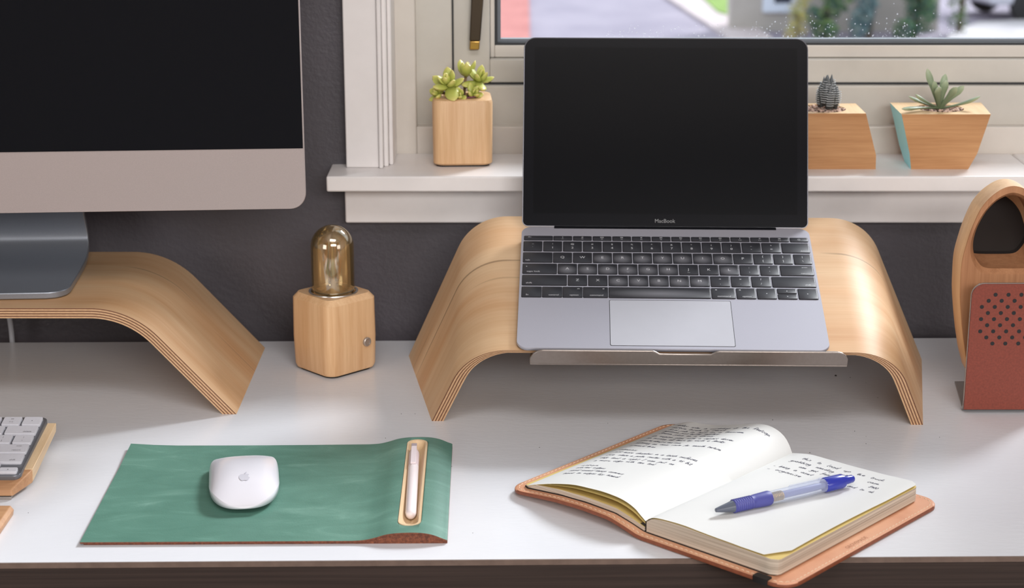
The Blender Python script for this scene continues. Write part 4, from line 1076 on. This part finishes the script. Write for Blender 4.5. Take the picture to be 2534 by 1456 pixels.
# surface as a grid clipped to the rounded outline: loft shrinking rings
ringk = [1, .985, .93, .85, .75, .6, .45, .3, .15, .03]
def shr(o, k): return [(cu+(x-cu)*k, cv+(y-cv)*k) for x, y in o]
rings = [[(x, y, covz(x, y)) for x, y in shr(oo, k)] for k in reversed(ringk)]
rings += [[(x, y, covz(x, y)+CT-.0006) for x, y in oo], [(x, y, covz(x, y)+CT) for x, y in shr(oo, .997)]]
rings += [[(x, y, covz(x, y)+CT) for x, y in shr(oo, k)] for k in ringk[1:]]
mb.loft(rings)
nrg = len(ringk)*len(oo)
cvr = mb.obj('leather', [M['tan'], M['tan_d']], cov, smooth=50)
for p in cvr.data.polygons:
    if abs(p.normal.z) < .6: p.material_index = 1
mb = MB(); st_ = cov_outline(.0035); acc = 0; pt = [Vector(p) for p in st_]
tot = []
L = 0
for i in range(len(pt)): L += (pt[(i+1) % len(pt)]-pt[i]).length
def along(s):
    s %= L
    for i in range(len(pt)):
        a, b = pt[i], pt[(i+1) % len(pt)]; l = (b-a).length
        if s <= l: return a.lerp(b, s/l)
        s -= l
    return pt[0]
n_st = int(L/.0048)
for k in range(n_st):
    a = along(k*L/n_st); b = along(k*L/n_st+.0032)
    mb.tube([(a.x, a.y, covz(a.x, a.y)+CT-.0002), ((a.x+b.x)/2, (a.y+b.y)/2, covz(a.x, a.y)+CT+.00035), (b.x, b.y, covz(b.x, b.y)+CT-.0002)], .0003, 5)
sth = mb.obj('stitching', M['thread'], cov, smooth=60); sth['kind'] = 'stuff'
mb = MB(); v, f = text_geo('GROVEMADE', .0052)
mb.add([(-p[1]*1+.1535-.0020, p[0]*.95+.0760+.004, covz(.15, .08)+CT+.0001) for p in v], f, 0)
mb.obj('pressed_lettering', M['emboss'], cov, smooth=None)
mb = MB(); mb.loft([[(x, y, z) for x, y in rrect(.128, .141, V0-.0015, V0+.006, .001, 2)] for z in (.0002, .0052)]); mb.obj('elastic_band', M['black'], cov)

book = nb('notebook', 'open notebook with handwritten pages lying in its leather cover', 'notebook')
UC = .0188; VF, VB = -.0165, .1870
LFt = [(-.1120, .0078), (-.1078, .0092), (-.0985, .0127), (-.0792, .0188), (-.057, .0241), (-.039, .0259), (-.023, .0268), (-.0055, .0258), (.0069, .0221), (.0130, .0180), (UC, .0140)]
LBt = [(-.1120, .0068), (-.1040, .0105), (-.0951, .0140), (-.0888, .0156), (-.0766, .0167), (-.0619, .0191), (-.0444, .0239), (-.0212, .0307), (-.0097, .0325), (-.0012, .0317), (.0074, .0285), (.0140, .0225), (UC, .0136)]
RFt = [(UC, .0140), (.0240, .0180), (.0324, .0200), (.0537, .0212), (.0712, .0206), (.0861, .0201), (.1016, .0198), (.1205, .0192), (.1440, .0186)]
RBt = [(UC, .0136), (.0289, .0157), (.0392, .0172), (.0595, .0174), (.0835, .0176), (.1146, .0184), (.1371, .0188), (.1440, .0175)]
def sm(t): return [(p.x, p.y) for p in smooth_tab([(a, b, 0) for a, b in t], 4)]
LFs, LBs, RFs, RBs = sm(LFt), sm(LBt), sm(RFt), sm(RBt)
def topL(u, v):
    f = (v-VF)/(VB-VF); return interp(LFs, u)*(1-f)+interp(LBs, u)*f
def topR(u, v):
    f = (v-VF)/(VB-VF); return interp(RFs, u)*(1-f)+interp(RBs, u)*f
def blockL(u, v): 
    c = covz(u, v)+CT+.0012; return max(c+.001, min(topL(u, v)-.0004, c+.0030+.0010*min(1, (UC-u)/.02)))
def side_clip(side, v, r=.006):
    """how far the outer edge is pulled in at rounded corners"""
    d = min(v-VF, VB-v)
    return r-sqrt(max(0, r*r-(r-d)**2)) if d < r else 0
def slab(fb, ft, u0, u1, side, mats, name, parent, nu=26, nv=70, label=None, clip=None):
    mb = MB()
    def pos(i, j, fn):
        v = VF+(VB-VF)*j/nv; c = side_clip(side, v)
        if clip: c = max(c, clip(v))
        a, b = (u0+c, u1) if side < 0 else (u0, u1-c)
        u = a+(b-a)*i/nu; return (u, v, fn(u, v))
    B = [[0]*(nv+1) for _ in range(nu+1)]; T = [[0]*(nv+1) for _ in range(nu+1)]
    for i in range(nu+1):
        for j in range(nv+1):
            B[i][j] = len(mb.v); mb.v.append(pos(i, j, fb)); T[i][j] = len(mb.v); mb.v.append(pos(i, j, ft))
    for i in range(nu):
        for j in range(nv):
            mb.face([T[i][j], T[i+1][j], T[i+1][j+1], T[i][j+1]], 0); mb.face([B[i][j+1], B[i+1][j+1], B[i+1][j], B[i][j]], 0)
        mb.face([B[i][0], B[i+1][0], T[i+1][0], T[i][0]], 1); mb.face([T[i][nv], T[i+1][nv], B[i+1][nv], B[i][nv]], 1)
    for j in range(nv):
        mb.face([T[0][j], T[0][j+1], B[0][j+1], B[0][j]], 1); mb.face([B[nu][j], B[nu][j+1], T[nu][j+1], T[nu][j]], 1)
    return mb.obj(name, mats, parent, smooth=35)
cz_ = lambda u, v: covz(u, v)+CT
slab(lambda u, v: cz_(u, v)+.0001, lambda u, v: cz_(u, v)+.0012, -.1125, UC, -1, [M['black'], M['black']], 'cover_board', book)
slab(lambda u, v: cz_(u, v)+.0001, lambda u, v: cz_(u, v)+.0012, UC, .1405, 1, [M['black'], M['black']], 'cover_board', book)
mb = MB(); mb.loft([[(UC-.010, v, covz(UC-.01, v)+CT+.001), (UC+.010, v, CT+.002), (UC+.0015, v, topR(UC, v)-.0012), (UC-.0015, v, topR(UC, v)-.0012)] for v in (VF+.0008, VB-.0008)]); mb.obj('spine', M['black'], book, smooth=None)
slab(lambda u, v: cz_(u, v)+.0012, blockL, -.1112, UC-.001, -1, [M['aged'], M['pages']], 'left_page_block', book)
rb = slab(lambda u, v: cz_(u, v)+.0012, lambda u, v: max(cz_(u, v)+.0014, topR(u, v)-.0010), UC+.001, .1430, 1, [M['aged'], M['pages']], 'right_page_block', book)
for kk, mt in ((.62, 'aged'),):
    fz = lambda u, v, kk=kk: blockL(u, v)+(topL(u, v)-blockL(u, v))*kk
    slab(lambda u, v: fz(u, v)-.0001, fz, -.1114+.0008*kk, UC-.0005, -1, [M[mt], M[mt]], 'lifted_page', book)
slab(lambda u, v: topL(u, v)-.00018, topL, -.1120, UC, -1, [M['paper'], M['aged']], 'left_page', book, nu=40)
def dog(v):   # the top sheet's outer edge falls short near the front corner, baring the yellower sheet below
    t = (v-VF)/(VB-VF); return max(0, .0115*(1-t/.10)) if t < .10 else 0
slab(lambda u, v: topR(u, v)-.0002+.0009*max(0, (u-.11)/.034), lambda u, v: topR(u, v)+.0009*max(0, (u-.11)/.034), UC, .1425, 1, [M['paper'], M['aged']], 'right_page', book, nu=40, clip=lambda v: dog(v)+.0014*sin(pi*min(1, max(0, (v-VF)/(VB-VF)/.75))))
# handwriting: single-stroke script laid on the pages
G_ = {'a': (1.0, [[(.8,.85),(.5,1),(.1,.6),(.15,.1),(.5,0),(.75,.5),(.8,.9),(.85,.1),(1,.1)]]), 'b': (.9, [[(.1,2),(.1,.1),(.5,0),(.8,.4),(.6,.9),(.15,.6)]]), 'c': (.8, [[(.75,.85),(.4,1),(.1,.5),(.35,0),(.8,.2)]]),
 'd': (1.0, [[(.8,.7),(.4,1),(.1,.4),(.4,0),(.75,.4),(.85,2),(.85,.1),(1,.1)]]), 'e': (.8, [[(.1,.5),(.7,.6),(.55,1),(.15,.7),(.25,.1),(.8,.15)]]), 'f': (.6, [[(.7,1.8),(.35,1.9),(.3,.2),(.2,-.7)],[(0,.9),(.6,.95)]]),
 'g': (.9, [[(.75,.8),(.4,1),(.1,.5),(.4,.1),(.75,.8),(.75,-.6),(.4,-1),(.1,-.7)]]), 'h': (.9, [[(.1,2),(.1,0),(.3,.8),(.6,.95),(.7,.1),(.9,.1)]]), 'i': (.4, [[(.1,.9),(.15,.1),(.4,.1)],[(.2,1.4),(.25,1.45)]]),
 'j': (.4, [[(.3,.9),(.3,-.7),(0,-.9)]]), 'k': (.8, [[(.1,2),(.1,0)],[(.7,1),(.15,.45),(.8,0)]]), 'l': (.4, [[(.1,2),(.15,.1),(.4,.1)]]), 'm': (1.3, [[(.05,.9),(.1,0),(.3,.9),(.5,.9),(.55,.1),(.75,.9),(.95,.9),(1.05,.1),(1.3,.1)]]),
 'n': (.9, [[(.05,.9),(.1,0),(.3,.8),(.6,.95),(.65,.1),(.9,.1)]]), 'o': (.8, [[(.4,1),(.1,.5),(.4,0),(.75,.5),(.4,1)]]), 'p': (.8, [[(.1,.9),(.05,-1)],[(.1,.6),(.5,1),(.75,.5),(.4,.05),(.1,.3)]]), 'q': (.8, [[(.7,.8),(.4,1),(.1,.5),(.4,0),(.7,.6),(.75,-1)]]),
 'r': (.6, [[(.1,.9),(.15,0),(.25,.7),(.6,.95)]]), 's': (.7, [[(.65,.85),(.3,1),(.2,.65),(.6,.35),(.4,0),(.05,.15)]]), 't': (.6, [[(.3,1.7),(.25,.2),(.6,.1)],[(0,1.1),(.6,1.15)]]), 'u': (.9, [[(.1,.9),(.15,.1),(.5,.1),(.7,.9),(.7,.1),(.9,.1)]]),
 'v': (.8, [[(.05,.9),(.35,0),(.75,1)]]), 'w': (1.1, [[(.05,.9),(.25,.05),(.55,.8),(.75,.05),(1.05,.95)]]), 'x': (.7, [[(.05,.9),(.65,0)],[(.65,.95),(.05,0)]]), 'y': (.8, [[(.1,.9),(.3,.15),(.65,.2)],[(.75,.95),(.5,-.5),(.1,-.9)]]), 'z': (.7, [[(.1,.9),(.65,.9),(.1,.05),(.7,.1)]]),
 'T': (1.0, [[(0,1.9),(1,1.95)],[(.5,1.9),(.45,0)]]), 'R': (1.0, [[(.15,0),(.15,1.9),(.7,1.9),(.75,1.2),(.2,1),(.9,0)]]), 'I': (.6, [[(.3,1.9),(.25,0)],[(0,1.9),(.6,1.9)],[(0,0),(.5,0)]]), 'S': (.9, [[(.85,1.7),(.4,2),(.15,1.5),(.8,.6),(.5,0),(0,.2)]]),
 'P': (.9, [[(.1,0),(.15,1.9),(.8,1.7),(.7,1),(.2,.9)]]), 'E': (.9, [[(.8,1.8),(.2,1.6),(.4,1),(.1,.5),(.4,0),(.85,.2)]]), 'L': (.8, [[(.2,1.9),(.1,0),(.8,.1)]]), 'A': (1.0, [[(0,0),(.5,1.9),(.9,0)],[(.2,.7),(.8,.7)]]), 'C': (.9, [[(.85,1.6),(.4,1.9),(.05,1),(.4,0),(.9,.3)]]),
 '2': (.8, [[(.1,1.4),(.5,1.7),(.6,1.1),(.1,.1),(.8,.1)]]), '4': (.8, [[(.3,1.6),(.1,.7),(.8,.75)],[(.6,1.3),(.55,0)]]), '5': (.8, [[(.8,1.6),(.3,1.55),(.2,.9),(.7,.7),(.5,0),(.1,.1)]]), '6': (.8, [[(.6,1.6),(.15,.7),(.4,0),(.7,.5),(.2,.6)]]), '0': (.8, [[(.4,1.5),(.1,.7),(.4,0),(.75,.7),(.4,1.5)]]),
 '$': (.8, [[(.75,1.4),(.3,1.6),(.2,1.1),(.7,.6),(.4,0),(.05,.3)],[(.45,1.9),(.4,-.3)]]), '-': (.8, [[(.1,.6),(.7,.62)]]), '.': (.5, [[(.1,.05),(.18,.1)]]), "'": (.4, [[(.2,1.9),(.15,1.5)]]), 'o~': (.5, [[(.2,1.9),(.1,1.7),(.3,1.6),(.35,1.85),(.2,1.9)]])}
hr = random.Random(21)
def scribe(mb, text, u, v, xh, surf, slant=.25, drift=0.0, w=.00024, space=1.0, length=None):
    x = 0.0
    nat = sum(.95*space if ch == ' ' else G_.get(ch, G_.get(ch.lower(), (.5, [])))[0]+.12 for ch in text)
    kx = length/(nat*xh) if length else 1.05
    for ch in text:
        if ch == ' ': x += .95*space; continue
        wd, strokes = G_.get(ch, G_.get(ch.lower(), (.5, [])))
        jx, jy, js = hr.uniform(-.06, .06), hr.uniform(-.12, .12), hr.uniform(.85, 1.12)
        for s in strokes:
            pp = smooth_tab([(a+hr.uniform(-.05, .05), b*js+jy+hr.uniform(-.06, .06), 0) for a, b in s], 3) if len(s) > 2 else [Vector((a, b, 0)) for a, b in s]
            q = []
            for p in pp:
                uu = u+(x+jx+p.x+p.y*slant)*xh*kx; vv = v+p.y*xh+drift*(x*xh); q.append(Vector((uu, vv)))
            for a, b in zip(q, q[1:]):
                d = (b-a)
                if d.length < 1e-6: continue
                nn = Vector((-d.y, d.x)).normalized()*w; e = d.normalized()*w*.4
                vs = [a-nn-e, b-nn+e, b+nn+e, a+nn-e]
                mb.add([(p.x, p.y, surf(p.x, p.y)+.00012) for p in vs], [(0, 1, 2, 3)], 0)
        x += wd+.12
    return x*xh
mb = MB(); lines = [('Today was a workshop in the Redcap.', .172, .0019, -.098, 1.6), ('before birch in 24x64', .1645, .0017, -.096, 1.2), ('and job to hall on a theorem.', .1575, .0016, -.094, 1.3), ('Pendison just better together', .1515, .0016, -.096, 1.1), ('Steam pine on a library', .145, .0016, -.095, 1.2),
 ('an engine plan with a impact driver.', .136, .0017, -.096, 1.4), ('the moving all there by worth is fluidly', .129, .0016, -.097, 1.2), ('point on about a line room', .121, .0015, -.097, 1.0), ('meaning an inner route for smooth texture.', .1125, .0017, -.096, 1.4), ('around then', .104, .0015, -.095, 1),
 ('Edmatic', .0905, .0016, -.097, 1), ('Just more chamber in a latch surfaces.', .0825, .0019, -.095, 1.2), ('Live. state a palm router with a 45 bit.', .0735, .0019, -.096, 1.3), ('only last a right I can put on', .0640, .0019, -.096, 1.4), ('a micro edge with the tool.', .0550, .0018, -.095, 1.4),
 ('notion', .0400, .0015, -.096, 1), ('orbital edges', .0325, .0016, -.096, 1.2), ('sand round sharp corners', .0240, .0018, -.096, 1.1), ('back to edges by hand.', .0150, .0018, -.095, 1.1)]
LNS = [.104, .058, .082, .062, .060, .088, .084, .045, .092, .028, .020, .090, .092, .080, .066, .018, .032, .058, .060]
for (t, v, xh, u, spc), LL_ in zip(lines, LNS): scribe(mb, t, u, v, xh*1.1, topL, drift=hr.uniform(-.01, .02), space=spc, length=LL_)
mb.obj('handwriting', M['ink'], book, smooth=None, fix=False)
mb = MB(); tR = lambda u, v: topR(u, v)+.0009*max(0, (u-.11)/.034)
for t, v, xh, u, spc in [('this to load up the truck.', .172, .0024, .038, 2.2), ('grabbing sanding out    case.', .1625, .0023, .033, 2.0), ('can get from        $400', .153, .0023, .048, 2.2), ('- being a insert    prepay and to Ok', .1435, .0022, .028, 2.0), ('- organise', .134, .0022, .028, 1.6)]:
    scribe(mb, t, u, v, xh, tR, drift=-.01, space=spc, length={'t': .082, 'g': .088, 'c': .076}.get(t[0], .098 if len(t) > 12 else .034))
mb.obj('handwriting', M['ink'], book, smooth=None, fix=False)

# ------------------------------------------------------------------ blue pen on the page
def on_page(u, v, h): 
    z = topR(u, v)+h; p = S0+Vector((u*cos(an)+v*sin(an), -u*sin(an)+v*cos(an), z)); return p
a = on_page(.0617+.001, .0155, .0052); b = on_page(.1050, .1468, .0052+.0014)
pen = thing('ballpoint_pen', 'blue retractable pen with clear barrel lying on the notebook page', 'pen', a)
d = (b-a); LQ = d.length; q = d.to_track_quat('Z', 'Y'); pen.rotation_mode = 'QUATERNION'; pen.rotation_quaternion = q
inv = q.inverted() @ Vector((-.5, 1, .30)); roll = atan2(inv.y, inv.x)
k_ = LQ/.140
def ln(x): return x*k_
mb = MB(); mb.lathe([(.0010, 0), (.0016, .0003), (.0024, ln(.004)), (.0040, ln(.013)), (.0048, ln(.0165)), (.0048, ln(.019))], 28); mb.obj('tip_cone', plain('smoky_plastic', srgb(92, 98, 112), .12), pen, smooth=50)
mb = MB(); pf = [(.0046, ln(.0165))]
for i in range(9): pf += [(.0056, ln(.0175+i*.0021)), (.0051, ln(.0185+i*.0021))]
pf += [(.0056, ln(.038)), (.0060, ln(.048)), (.0061, ln(.052)), (.0055, ln(.0535))]
mb.lathe(pf, 32); mb.obj('grip', M['pen_grip'], pen, smooth=50)
mb = MB(); mb.lathe([(.0054, ln(.053)), (.0054, ln(.112)), (.0050, ln(.112))], 32); mb.obj('barrel', M['pen_clear'], pen, smooth=50)
mb = MB(); mb.lathe([(.0026, ln(.054)), (.0026, ln(.066)), (.0030, ln(.068)), (.0030, ln(.100)), (.0022, ln(.111))], 20); mb.obj('refill', M['pen_ink'], pen, smooth=40)
mb = MB()
pts = [(.0036*cos(t*2*pi*8), .0036*sin(t*2*pi*8), ln(.0545+.0115*t)) for t in [i/120 for i in range(121)]]
mb.tube(pts, .0004, 5); mb.obj('spring', M['brass'], pen)
mb = MB(); mb.lathe([(.0056, ln(.109)), (.0061, ln(.110)), (.0061, ln(.1265)), (.0054, ln(.129)), (.0030, ln(.1292))], 28); mb.obj('top_sleeve', M['pen_blue'], pen, smooth=50)
mb = MB(); mb.lathe([(.0032, ln(.1285)), (.0036, ln(.131)), (.0033, ln(.1385)), (.0024, ln(.140))], 20); mb.obj('click_button', M['pen_blue'], pen, smooth=50)
mb = MB(); rm = Matrix.Rotation(roll, 4, 'Z')
mb.box(.0052, .0082, -.0020, .0020, ln(.109), ln(.127), xf=rm); mb.box(.0064, .0076, -.0019, .0019, ln(.078), ln(.1095), xf=rm); mb.obj('clip', M['pen_clear'], pen, bevel=.0005)

# ------------------------------------------------------------------ oval wooden speaker at the right
XC = .4645
spk = thing('wooden_speaker', 'oval maple speaker with perforated red brown leather front on bent metal foot', 'speaker', (XC, 1.64, 0))
YF = 1.645
fl = [(2392, 895), (2385, 850), (2381, 819), (2376, 750), (2376, 710), (2380, 650), (2392, 603), (2406, 562), (2425, 521), (2445, 495), (2466, 477), (2488, 465)]
half = [(ony(x, y, YF).x-XC, ony(x, y, YF).z) for x, y in fl]
half = [(-.0165, .0085), (-.0255, .024)]+half
topz = ony(2507, 461, YF).z
half = [(-.0135, .0080)]+half[1:]
outl = [(p.x, p.y) for p in smooth_tab([(a, b, 0) for a, b in half]+[(0, topz, 0)]+[(-a, b, 0) for a, b in half[::-1]], 4)]
outl = outl[::-1]
fd = YF-1.64; DEP = .036; DEEP = .072
czs = .11
def scs(o, k): return [(x*k, czs+(z-czs)*k) for x, z in o]
# opening outline (arch with a flat foot)
op = [(2432, 677), (2415, 662), (2404, 640), (2401, 615), (2406, 585), (2418, 555), (2438, 522), (2463, 496), (2487, 482)]
hp = [(ony(x, y, YF).x-XC, ony(x, y, YF).z) for x, y in op]
ho_ = [(-.008, hp[0][1]-.001)]+hp
opn = [(p.x, p.y) for p in smooth_tab([(a, b, 0) for a, b in ho_]+[(0, ony(2507, 477, YF).z, 0)]+[(-a, b, 0) for a, b in ho_[::-1]], 3)][::-1]
# resample both outlines by angle around the opening centre for a clean ring
zc = .172
def resample(o, N=72):
    res = []
    for i in range(N):
        a = 2*pi*i/N; dx, dz = cos(a), sin(a); best = None
        for s in range(len(o)):
            A, B = o[s], o[(s+1) % len(o)]; ex, ez = B[0]-A[0], B[1]-A[1]; den = dx*ez-dz*ex
            if abs(den) < 1e-12: continue
            t = ((A[0])*ez-(A[1]-zc)*ex)/den; u = ((A[0])*dz-(A[1]-zc)*dx)/den
            if t > 0 and -1e-6 <= u <= 1.000001 and (best is None or t < best): best = t
        best = best or .01
        res.append((dx*best, zc+dz*best))
    return res
NO = 96; RO = resample(outl, NO); RI = resample(opn, NO)
def r3(o, y): return [(x, y, z) for x, z in o]
def inn(o, k): return [(x*k, zc+(z-zc)*k) for x, z in o]
mb = MB()
b_in = inn(RI, .80)
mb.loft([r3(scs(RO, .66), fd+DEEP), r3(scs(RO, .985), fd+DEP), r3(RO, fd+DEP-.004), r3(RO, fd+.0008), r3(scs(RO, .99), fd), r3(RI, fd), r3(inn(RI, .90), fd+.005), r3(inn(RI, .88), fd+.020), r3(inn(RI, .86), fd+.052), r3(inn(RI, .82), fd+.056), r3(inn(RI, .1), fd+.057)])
nq = len(RO)
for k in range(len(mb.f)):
    if 3*nq <= k: mb.m[k] = 2 if k >= 8*nq else 1  # back of the hollow coloured near black to stand in for its shade
mb.obj('wooden_shell', [M['maple_spk'], M['maple_face'], plain('painted_cavity_shade', srgb(34, 28, 26), .8)], spk, smooth=38)
# metal plate wrapped in leather
pl0 = ony(2384, 1020, 1.6154).x-XC; pl1 = -pl0
ptop = ony(2440, 703, 1.6154).z
py0 = 1.6154-1.64
mb = MB(); plo = rrect(pl0, pl1, .004, ptop, (0, 0, .0115, .0115), 8); XP = Matrix.Translation((0, py0, 0)) @ Matrix.Rotation(pi/2, 4, 'X')
xt0 = ony(2408, 760, 1.6154).x-XC
def flare(o): return [(x*(1-.02*(z/ptop)*0) + (0), z) for x, z in o]
mb.prism(plo, -.0006, .0012, xf=XP)
mb.obj('leather_panel', M['red'], spk, smooth=40)
mb = MB(); N = 14
rows = []; prof = [(py0+.0022, ptop-.0002), (py0+.0022, .010)]+[(py0+.0022+.008*(1-cos(t)), .010-.009*sin(t)) for t in [radians(15*k) for k in range(1, 7)]]+[(py0+.05, .0008), (py0+.088, .0008)]
n = len(prof)
for k, (y, z) in enumerate(prof):
    w0 = pl0-.0004
    if k == 0: w0 = pl0+.006
    if y > py0+.01: w0 = pl0+(.4375-XC-pl0)*min(1, (y-py0)/.088)
    rows.append([(w0, y-.0009 if z > .009 else y, z-(.0 if z > .009 else .0007)), (-w0, y-.0009 if z > .009 else y, z-(.0 if z > .009 else .0007)), (-w0, y+.0008, z+(.0 if z > .009 else .0008)), (w0, y+.0008, z+(.0 if z > .009 else .0008))])
mb.loft(rows); 
mt_ = MB(); mt_.prism(rrect(pl0-.0006, pl1+.0006, .012, ptop+.0006, (0, 0, .012, .012), 8), -.0022, -.0007, xf=XP)
b_ = len(mb.v); mb.v += mt_.v
for f_ in mt_.f: mb.face([i+b_ for i in f_], 0)
mb.obj('metal_foot', M['steel'], spk, smooth=35)
# perforations: eight staggered rows, in an octagon
mb = MB(); dots = []
for r in range(9):
    py = 729+r*15.1
    rowx = {0: 2463, 1: 2446, 2: 2429, 3: 2444, 4: 2427, 5: 2442, 6: 2425, 7: 2440, 8: 2455}[r]
    cxp = 2505-r*1.1
    n = 0; x = rowx
    while x <= 2*cxp-rowx+4: 
        dots.append((x, py)); x += 32
for (x, y) in dots:
    p = ony(x, y, 1.6152)
    if abs(p.x-XC) > -pl0-.004: continue
    mb.lathe([(.0019, -.0014), (.0019, -.00125)], 18, xf=Matrix.Translation((p.x-XC, py0, p.z)) @ Matrix.Rotation(-pi/2, 4, 'X'))
ho = mb.obj('sound_holes', M['foot'], spk, smooth=None); ho['kind'] = 'stuff'

# small dark specks on the desk
p = onz(2068, 931); mb = MB(); mb.lathe([(.0008, 0), (.0012, .0005), (.0006, .0011)], 10); tag(mb.obj('crumb', M['foot'], None, loc=(p.x, p.y, 0)), 'single black speck on the desk below the steel lip', 'crumb')
mb = MB()
rnd = random.Random(9)
for px, py in [(993, 1025), (1027, 1025), (1504, 1048), (2104, 935), (2143, 948), (2172, 985), (1912, 1040), (2143, 1081), (2143, 1099), (2004, 1121), (1118, 1155), (954, 1085), (2115, 1068), (2325, 1083), (1335, 1108), (1170, 1320), (70, 1270)]:
    p = onz(px, py); r = rnd.uniform(.0003, .0005); mb.lathe([(r, 0), (r*.8, r*.8)], 6, xf=Matrix.Translation((p.x, p.y, 0)))
tag(mb.obj('dust_specks', M['foot'], None), 'tiny dark dust specks scattered over the white desk', 'dust', kind='stuff')

# ------------------------------------------------------------------ light
w = bpy.data.worlds.new('world'); C.world = w; w.use_nodes = True; nt = w.node_tree; nt.nodes.clear()
bg = nt.nodes.new('ShaderNodeBackground'); wo = nt.nodes.new('ShaderNodeOutputWorld'); nt.links.new(bg.outputs[0], wo.inputs[0])
bg.inputs[0].default_value = (.86, .93, 1.0, 1); bg.inputs[1].default_value = 1.45
def lamp(name, kind, energy, loc, rot=None, target=None, **k):
    l = bpy.data.lights.new(name, kind); l.energy = energy
    for a, b in k.items(): setattr(l, a, b)
    o = bpy.data.objects.new(name, l); COL.objects.link(o); o.location = loc
    if target is not None: o.rotation_euler = (Vector(target)-Vector(loc)).to_track_quat('-Z', 'Y').to_euler()
    return o
lamp('sun', 'SUN', 3.9, (3, 5, 4), target=(3-.55, 5-.62, 4-.60), angle=radians(15), color=(.98, .98, 1.0))
pt_ = lamp('window_sky', 'AREA', 1, (.43, WY+.16, .68), target=(.43, 0, .68), shape='RECTANGLE', size=1.05, size_y=.95); pt_.data.cycles.is_portal = True
lamp('fill_overhead', 'AREA', 14, (.1, .15, 1.72), target=(.1, .35, 0), shape='RECTANGLE', size=1.3, size_y=.6, color=(1, .98, .97))  # added overhead fill light, not a fixture of the room
lamp('fill_front', 'AREA', 37, (.55, -1.25, 1.15), target=(.15, 1.65, .05), shape='RECTANGLE', size=1.5, size_y=.5, color=(1, .96, .93))  # unseen fill added behind the camera, brightens fronts and under the stands
lamp('fill_right', 'AREA', 7, (1.75, -.5, .5), target=(.2, 1.6, .05), shape='RECTANGLE', size=.9, size_y=.9, color=(1, .95, .92))  # side fill added out of view on the right, no real source
lamp('fill_left', 'AREA', 9, (-1.75, -.5, .5), target=(-.1, 1.6, .05), shape='RECTANGLE', size=.9, size_y=.9, color=(1, .96, .94))  # added fill from the left, likewise without a real source
C.cycles.max_bounces = 8; C.cycles.diffuse_bounces = 4; C.cycles.glossy_bounces = 4; C.cycles.transparent_max_bounces = 12; C.cycles.transmission_bounces = 6
C.cycles.caustics_reflective = False; C.cycles.caustics_refractive = False; C.cycles.sample_clamp_indirect = 4
C.cycles.use_denoising = True
try: C.cycles.denoiser = 'OPENIMAGEDENOISE'
except Exception: pass
